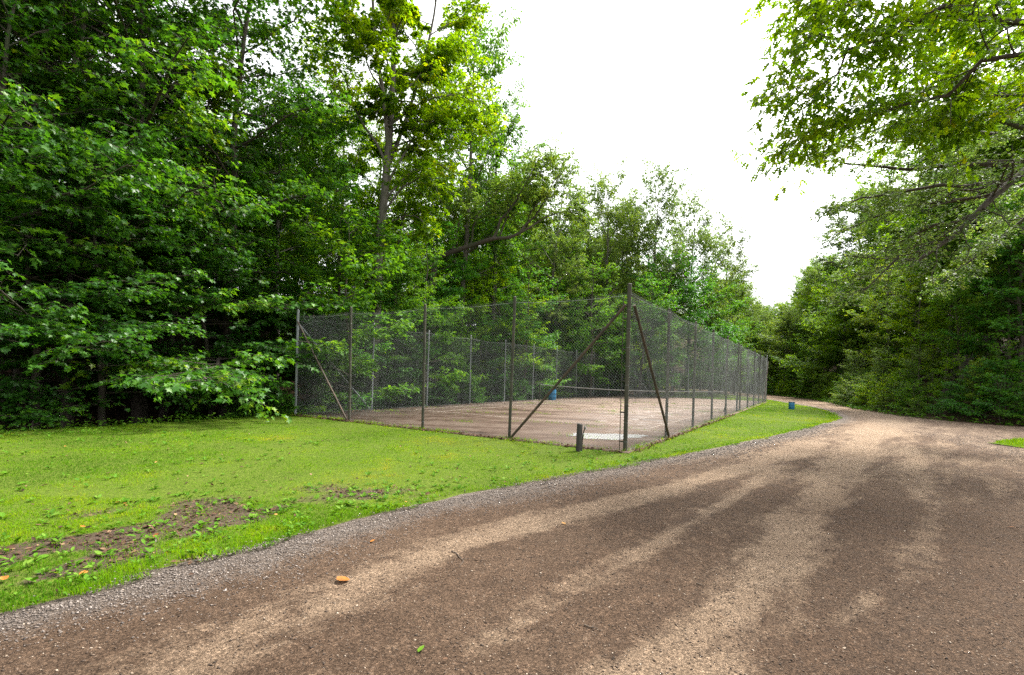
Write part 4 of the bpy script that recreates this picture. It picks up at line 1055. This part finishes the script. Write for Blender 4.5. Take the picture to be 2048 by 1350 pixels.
# ground cover at the foot of the right bank
n = 5200; s_ = rg.uniform(10, seg[-1] - 10, n); pts = np.array([bank_pt(a_, b_) for a_, b_ in zip(s_, rg.exponential(.8, n) - .25)])
m = in_view(pts[:, 0], pts[:, 1]) & (pts[:, 1] < 62); pts = pts[m]; n = len(pts); an = rg.uniform(0, 6.283, n)
zz = height(pts[:, 0], pts[:, 1]) + rg.uniform(.02, .25, n)
put_leaves(wa, rg, np.column_stack([pts, zz]), np.stack([np.cos(an), np.sin(an), rg.normal(0, .3, n)], -1), np.tile((0, 0, 1.), (n, 1)) + rg.normal(0, .4, (n, 3)), rg.uniform(.1, .22, n), T_OVAL, np.clip(rg.normal(.4, .2, n), 0, 1))
o = link('ground_weeds', wa.mesh('ground_weeds', M['weed'])); tag(o, 'broad-leaved weeds and ground cover in the lawn and along both wood edges', kind='stuff')

# dead leaves: woodland floor, bare patches, fence foot
da = Acc()
def dead(x, y, z, size, tilt=.35):
    n = len(x); an = rg.uniform(0, 6.283, n)
    put_leaves(da, rg, np.stack([x, y, z], -1), np.stack([np.cos(an), np.sin(an), rg.normal(0, .25, n)], -1), np.tile((0, 0, 1.), (n, 1)) + rg.normal(0, tilt, (n, 3)), size, T_OVAL, np.clip(rg.normal(.48, .25, n), 0, 1))
n = 15000; s_ = rg.uniform(-13, 6, n); d_ = rg.uniform(2.5, 14, n); p = C1[None] + s_[:, None] * U + d_[:, None] * V
dead(p[:, 0], p[:, 1], height(p[:, 0], p[:, 1]) + .03, rg.uniform(.07, .14, n), .5)
n = 5000; pts = np.array([bank_pt(a_, b_) for a_, b_ in zip(rg.uniform(10, seg[-1] - 10, n), rg.exponential(1.6, n) + .1)])
m = in_view(pts[:, 0], pts[:, 1]) & (pts[:, 1] < 60); pts = pts[m]
dead(pts[:, 0], pts[:, 1], height(pts[:, 0], pts[:, 1]) + .03, rg.uniform(.09, .17, len(pts)), .5)
x, y = scatter(lambda x, y: lm(x, y), -8, 4, 3, 9.5, 420, rg); k = rg.random(len(x)) < np.clip(lawn_dirt(x, y) * .9 - .25, 0, 1); x, y = x[k], y[k]
dead(x, y, np.full(len(x), .022), rg.uniform(.02, .07, len(x)), .35)
n = 1500; sd = rg.random(n) < .45; t_ = np.where(sd, rg.uniform(0, LA, n), rg.uniform(0, 15, n)); q_ = rg.normal(.14, .05, n)
x = C0[0] + np.where(sd, t_ * V[0] - q_ * U[0], t_ * U[0] - q_ * V[0]); y = C0[1] + np.where(sd, t_ * V[1] - q_ * U[1], t_ * U[1] - q_ * V[1])
dead(x, y, rg.uniform(.02, .06, n), rg.uniform(.04, .09, n), .7)
n = 900; a_ = rg.uniform(0, 28, n); b_ = LA - rg.exponential(.5, n); x = C0[0] + a_ * U[0] + b_ * V[0]; y = C0[1] + a_ * U[1] + b_ * V[1]
dead(x, y, np.full(n, .06), rg.uniform(.05, .1, n), .3)
x, y = scatter(lambda x, y: lm(x, y), -11, 6, 3, 13, 3.2, rg); dead(x, y, np.full(len(x), .035), rg.uniform(.03, .075, len(x)), .3)
x, y = scatter(lambda x, y: inside(road_poly, x, y) & in_view(x, y), -4, 10, 2, 12, 1.1, rg); dead(x, y, np.full(len(x), .012), rg.uniform(.02, .05, len(x)), .25)
o = link('leaf_litter', da.mesh('leaf_litter', M['litter'])); tag(o, 'brown dead leaves on the woodland floor and bare lawn patches', kind='stuff')

# gravel and pebbles
OV = np.array([(1, 0, 0), (0, 1, 0), (-1, 0, 0), (0, -1, 0), (0, 0, 1), (0, 0, -1)], float); OF = np.array([(0, 1, 4), (1, 2, 4), (2, 3, 4), (3, 0, 4), (1, 0, 5), (2, 1, 5), (3, 2, 5), (0, 3, 5)])
def stones(x, y, z, size, tint, mat, name, label):
    n = len(x); a = Acc()
    s = size[:, None] * np.stack([rg.uniform(.7, 1.3, n), rg.uniform(.5, 1.0, n), rg.uniform(.3, .65, n)], -1) * .5
    v = OV[None] * (1 + rg.normal(0, .18, (n, 6, 1))); v = v + rg.normal(0, .14, v.shape)
    v = v * s[:, None]
    an = rg.uniform(0, 6.283, n); c_, s_ = np.cos(an)[:, None], np.sin(an)[:, None]; tl = rg.normal(0, .3, n)[:, None]
    vx = v[..., 0] * c_ - v[..., 1] * s_; vy = v[..., 0] * s_ + v[..., 1] * c_; vz = v[..., 2] + vx * tl
    P = np.stack([vx + x[:, None], vy + y[:, None], vz + z[:, None]], -1)
    a.add(P.reshape(-1, 3), (OF[None] + (np.arange(n) * 6)[:, None, None]).reshape(-1, 3), np.repeat(tint, 6))
    o = link(name, a.mesh(name, mat)); tag(o, label, kind='stuff')
rmask = lambda x, y: inside(road_poly, x, y) & in_view(x, y)
X_, Y_, S_ = [], [], []
for (x0, x1, y0, y1, dn, s0, s1, am) in ((-6, 4, 1.8, 5, 4600, .008, .027, 1), (-4, 4, 5, 7, 2800, .010, .03, 1), (-3, 7, 7, 10, 1000, .015, .04, 1), (1, 16, 10, 20, 220, .03, .055, 1)):
    x, y = scatter(rmask, x0, x1, y0, y1, dn, rg)
    e = np.abs(sdist(road_left, x, y)); k = rg.random(len(x)) < np.clip(1.1 - e / ((.95 + .01 * y) * (.5 + 1.0 * fbm(x, y, 1.3, 61))), 0.0, 1) ** 2
    x, y = x[k], y[k]; X_.append(x); Y_.append(y); S_.append(rg.uniform(0, 1, len(x)) ** 2 * (s1 - s0) + s0)
x, y = scatter(lambda x, y: rmask(x, y) & (x > 5), 5, 17, 4, 17, 110, rg); k = rg.random(len(x)) < road_gravel(x, y); x, y = x[k], y[k]
X_.append(x); Y_.append(y); S_.append(rg.uniform(.02, .045, len(x)))
# strays among the grass at the road's edge
x, y = scatter(lambda x, y: lawn_mask(x, y) & in_view(x, y), -6, 6, 3, 10, 400, rg); e = np.abs(sdist(road_left, x, y)); k = rg.random(len(x)) < np.exp(-(e / .13) ** 2) + .5 * np.exp(-((e - .75) / .18) ** 2) * (lawn_dirt(x, y) > .55); x, y = x[k], y[k]
X_.append(x); Y_.append(y); S_.append(rg.uniform(.012, .03, len(x)))
x, y, s = np.concatenate(X_), np.concatenate(Y_), np.concatenate(S_)
z = np.where(lawn_mask(x, y), .02, road_z(x, y)) + s * .15
stones(x, y, z, s, np.clip(rg.normal(.4, .22, len(x)), 0, 1), M['gravel'], 'gravel', 'loose grey gravel along the edges of the road')
X_, Y_, S_, T_ = [], [], [], []
for (x0, x1, y0, y1, dn, s0, s1) in ((-5, 6, 1.8, 4.5, 1500, .005, .022), (-4, 9, 4.5, 8, 520, .007, .026), (-1, 14, 8, 14, 100, .014, .035)):
    x, y = scatter(rmask, x0, x1, y0, y1, dn, rg)
    dry = road_dry(x, y); k = rg.random(len(x)) < .35 + .65 * fbm(x, y, .5, 44); x, y, dry = x[k], y[k], dry[k]
    X_.append(x); Y_.append(y); S_.append(s0 + (s1 - s0) * rg.random(len(x)) ** 3.2); T_.append(np.clip(np.where(rg.random(len(x)) < .2, rg.normal(.86, .09, len(x)), rg.normal(.45, .2, len(x)) - .2 * dry), 0, 1))
x, y, s, t = map(np.concatenate, (X_, Y_, S_, T_))
stones(x, y, road_z(x, y) + s * .12, s, t, M['pebble'], 'road_pebbles', 'small brown and pale pebbles strewn over the dirt road')

# ------------------------------------------------------------------ fallen leaves and twigs one can point to
def fallen(px, py, size, rot, label, mat, tint, tplx=T_MAPLE, curl=.35, group='fallen leaves', on_lawn=True):
    p = G(px, py); a = Acc(); r = np.random.default_rng(int(px))
    v, f = tplx; v = v.copy(); v[:, 2] += curl * (v[:, 1] ** 2 + (v[:, 0] - .4) ** 2) ; v[:, 0] -= .4
    a.add(v * size * (1 if not on_lawn else .42), f, np.clip(tint + r.normal(0, .15, len(v)), 0, 1))
    z = .045 if on_lawn else float(road_z(np.array([p[0]]), np.array([p[1]]))[0]) + .012
    o = link('fallen_leaf', a.mesh('fallen_leaf', M[mat])); o.location = (p[0], p[1], z); o.rotation_euler = (r.normal(0, .15), r.normal(0, .15), rot)
    tag(o, label, 'leaf', group)
fallen(683, 1160, .105, .3, 'large orange leaf lying alone on the brown dirt road', 'orange', .55, T_ROUND, curl=.5, on_lawn=False)
fallen(841, 1301, .07, 1.2, 'small green leaf lying on the dirt road', 'weed', .6, T_OVAL, on_lawn=False)
fallen(1128, 1047, .07, 2.2, 'small yellow leaf on the tan wheel track', 'orange', .95, T_OVAL, on_lawn=False)
fallen(2024, 1054, .07, 2.9, 'orange leaf on the dark gravel at the right edge', 'orange', .3, T_OVAL, on_lawn=False)
fallen(744, 1082, .06, .9, 'orange-brown leaf on the grey gravel verge', 'orange', .15, T_OVAL, on_lawn=False)
for (px, py, sz, ti, lab) in ((235, 1012, .13, .5, 'orange leaf on the grass left of the bare patches'), (168, 1157, .14, .95, 'pale yellow leaf on the grass strip at lower left'), (8, 1168, .14, .8, 'tan leaf on the grass at the left edge'), (812, 1011, .08, .55, 'orange leaf beside the pale weed at the grass edge'), (552, 1037, .08, .5, 'orange leaf on the grass beside the bare strip'), (312, 929, .1, .9, 'yellow leaf on the shaded lawn near the wood'), (312, 1079, .12, .35, 'deep orange leaf on the brown bare patch'), (165, 1062, .12, .4, 'rusty leaf at the left end of the bare patch'), (250, 1014, .09, .2, 'red-brown leaf close by the orange leaf on the left grass'), (790, 952, .07, .6, 'orange leaf on the open middle lawn'), (148, 980, .09, .55, 'orange-yellow leaf on the left lawn'), (1022, 943, .07, .95, 'yellow leaf on the lawn in front of the tap post'), (130, 897, .1, .8, 'tan leaf on the dark strip beside the hollow'), (252, 1018, .07, .7, 'small yellow leaf beside the red-brown leaf')):
    fallen(px, py, sz, px * .7, lab, 'orange', ti * .8, T_ROUND)
def twig(px, py, px2, py2, label, bend, r_=.006):
    p, q = G(px, py), G(px2, py2); t = np.linspace(0, 1, 8); d = q - p; n = np.array((-d[1], d[0]))
    P2 = d * t[:, None] + n * (bend * np.sin(t * 3.14) + .03 * np.sin(t * 11))[:, None]
    zz = road_z(p[0] + P2[:, 0], p[1] + P2[:, 1]) + .008
    a = Acc(); tubes(a, np.column_stack([P2, zz]), np.linspace(r_, r_ * .4, 8), 6)
    i = 4; s_ = np.array([*P2[i], zz[i]]); tubes(a, np.array([s_, s_ + np.array((*(n * .25 + d * .12), .01))]), np.array([r_ * .6, r_ * .3]), 5)
    o = link('twig', a.mesh('twig', M['twig'], True)); o.location = (p[0], p[1], 0); tag(o, label, 'twig', 'twigs on the road')
twig(903, 1100, 921, 1134, 'curved dark twig lying across the tan wheel track', .12)
twig(1168, 1249, 1196, 1256, 'short dark twig on the brown middle of the road', -.1)
twig(1392, 1165, 1408, 1171, 'tiny twig on the road between the wheel tracks', .1, .005)
tris = sum(sum(len(p.vertices) - 2 for p in me.polygons) if len(me.polygons) < 5000 else int((np.frombuffer(np.array([0]), dtype=int)[0]) + len(me.loops) - 2 * len(me.polygons)) for me in bpy.data.meshes)
print('UNIQUE TRIS', tris, 'OBJECTS', len(bpy.data.objects))
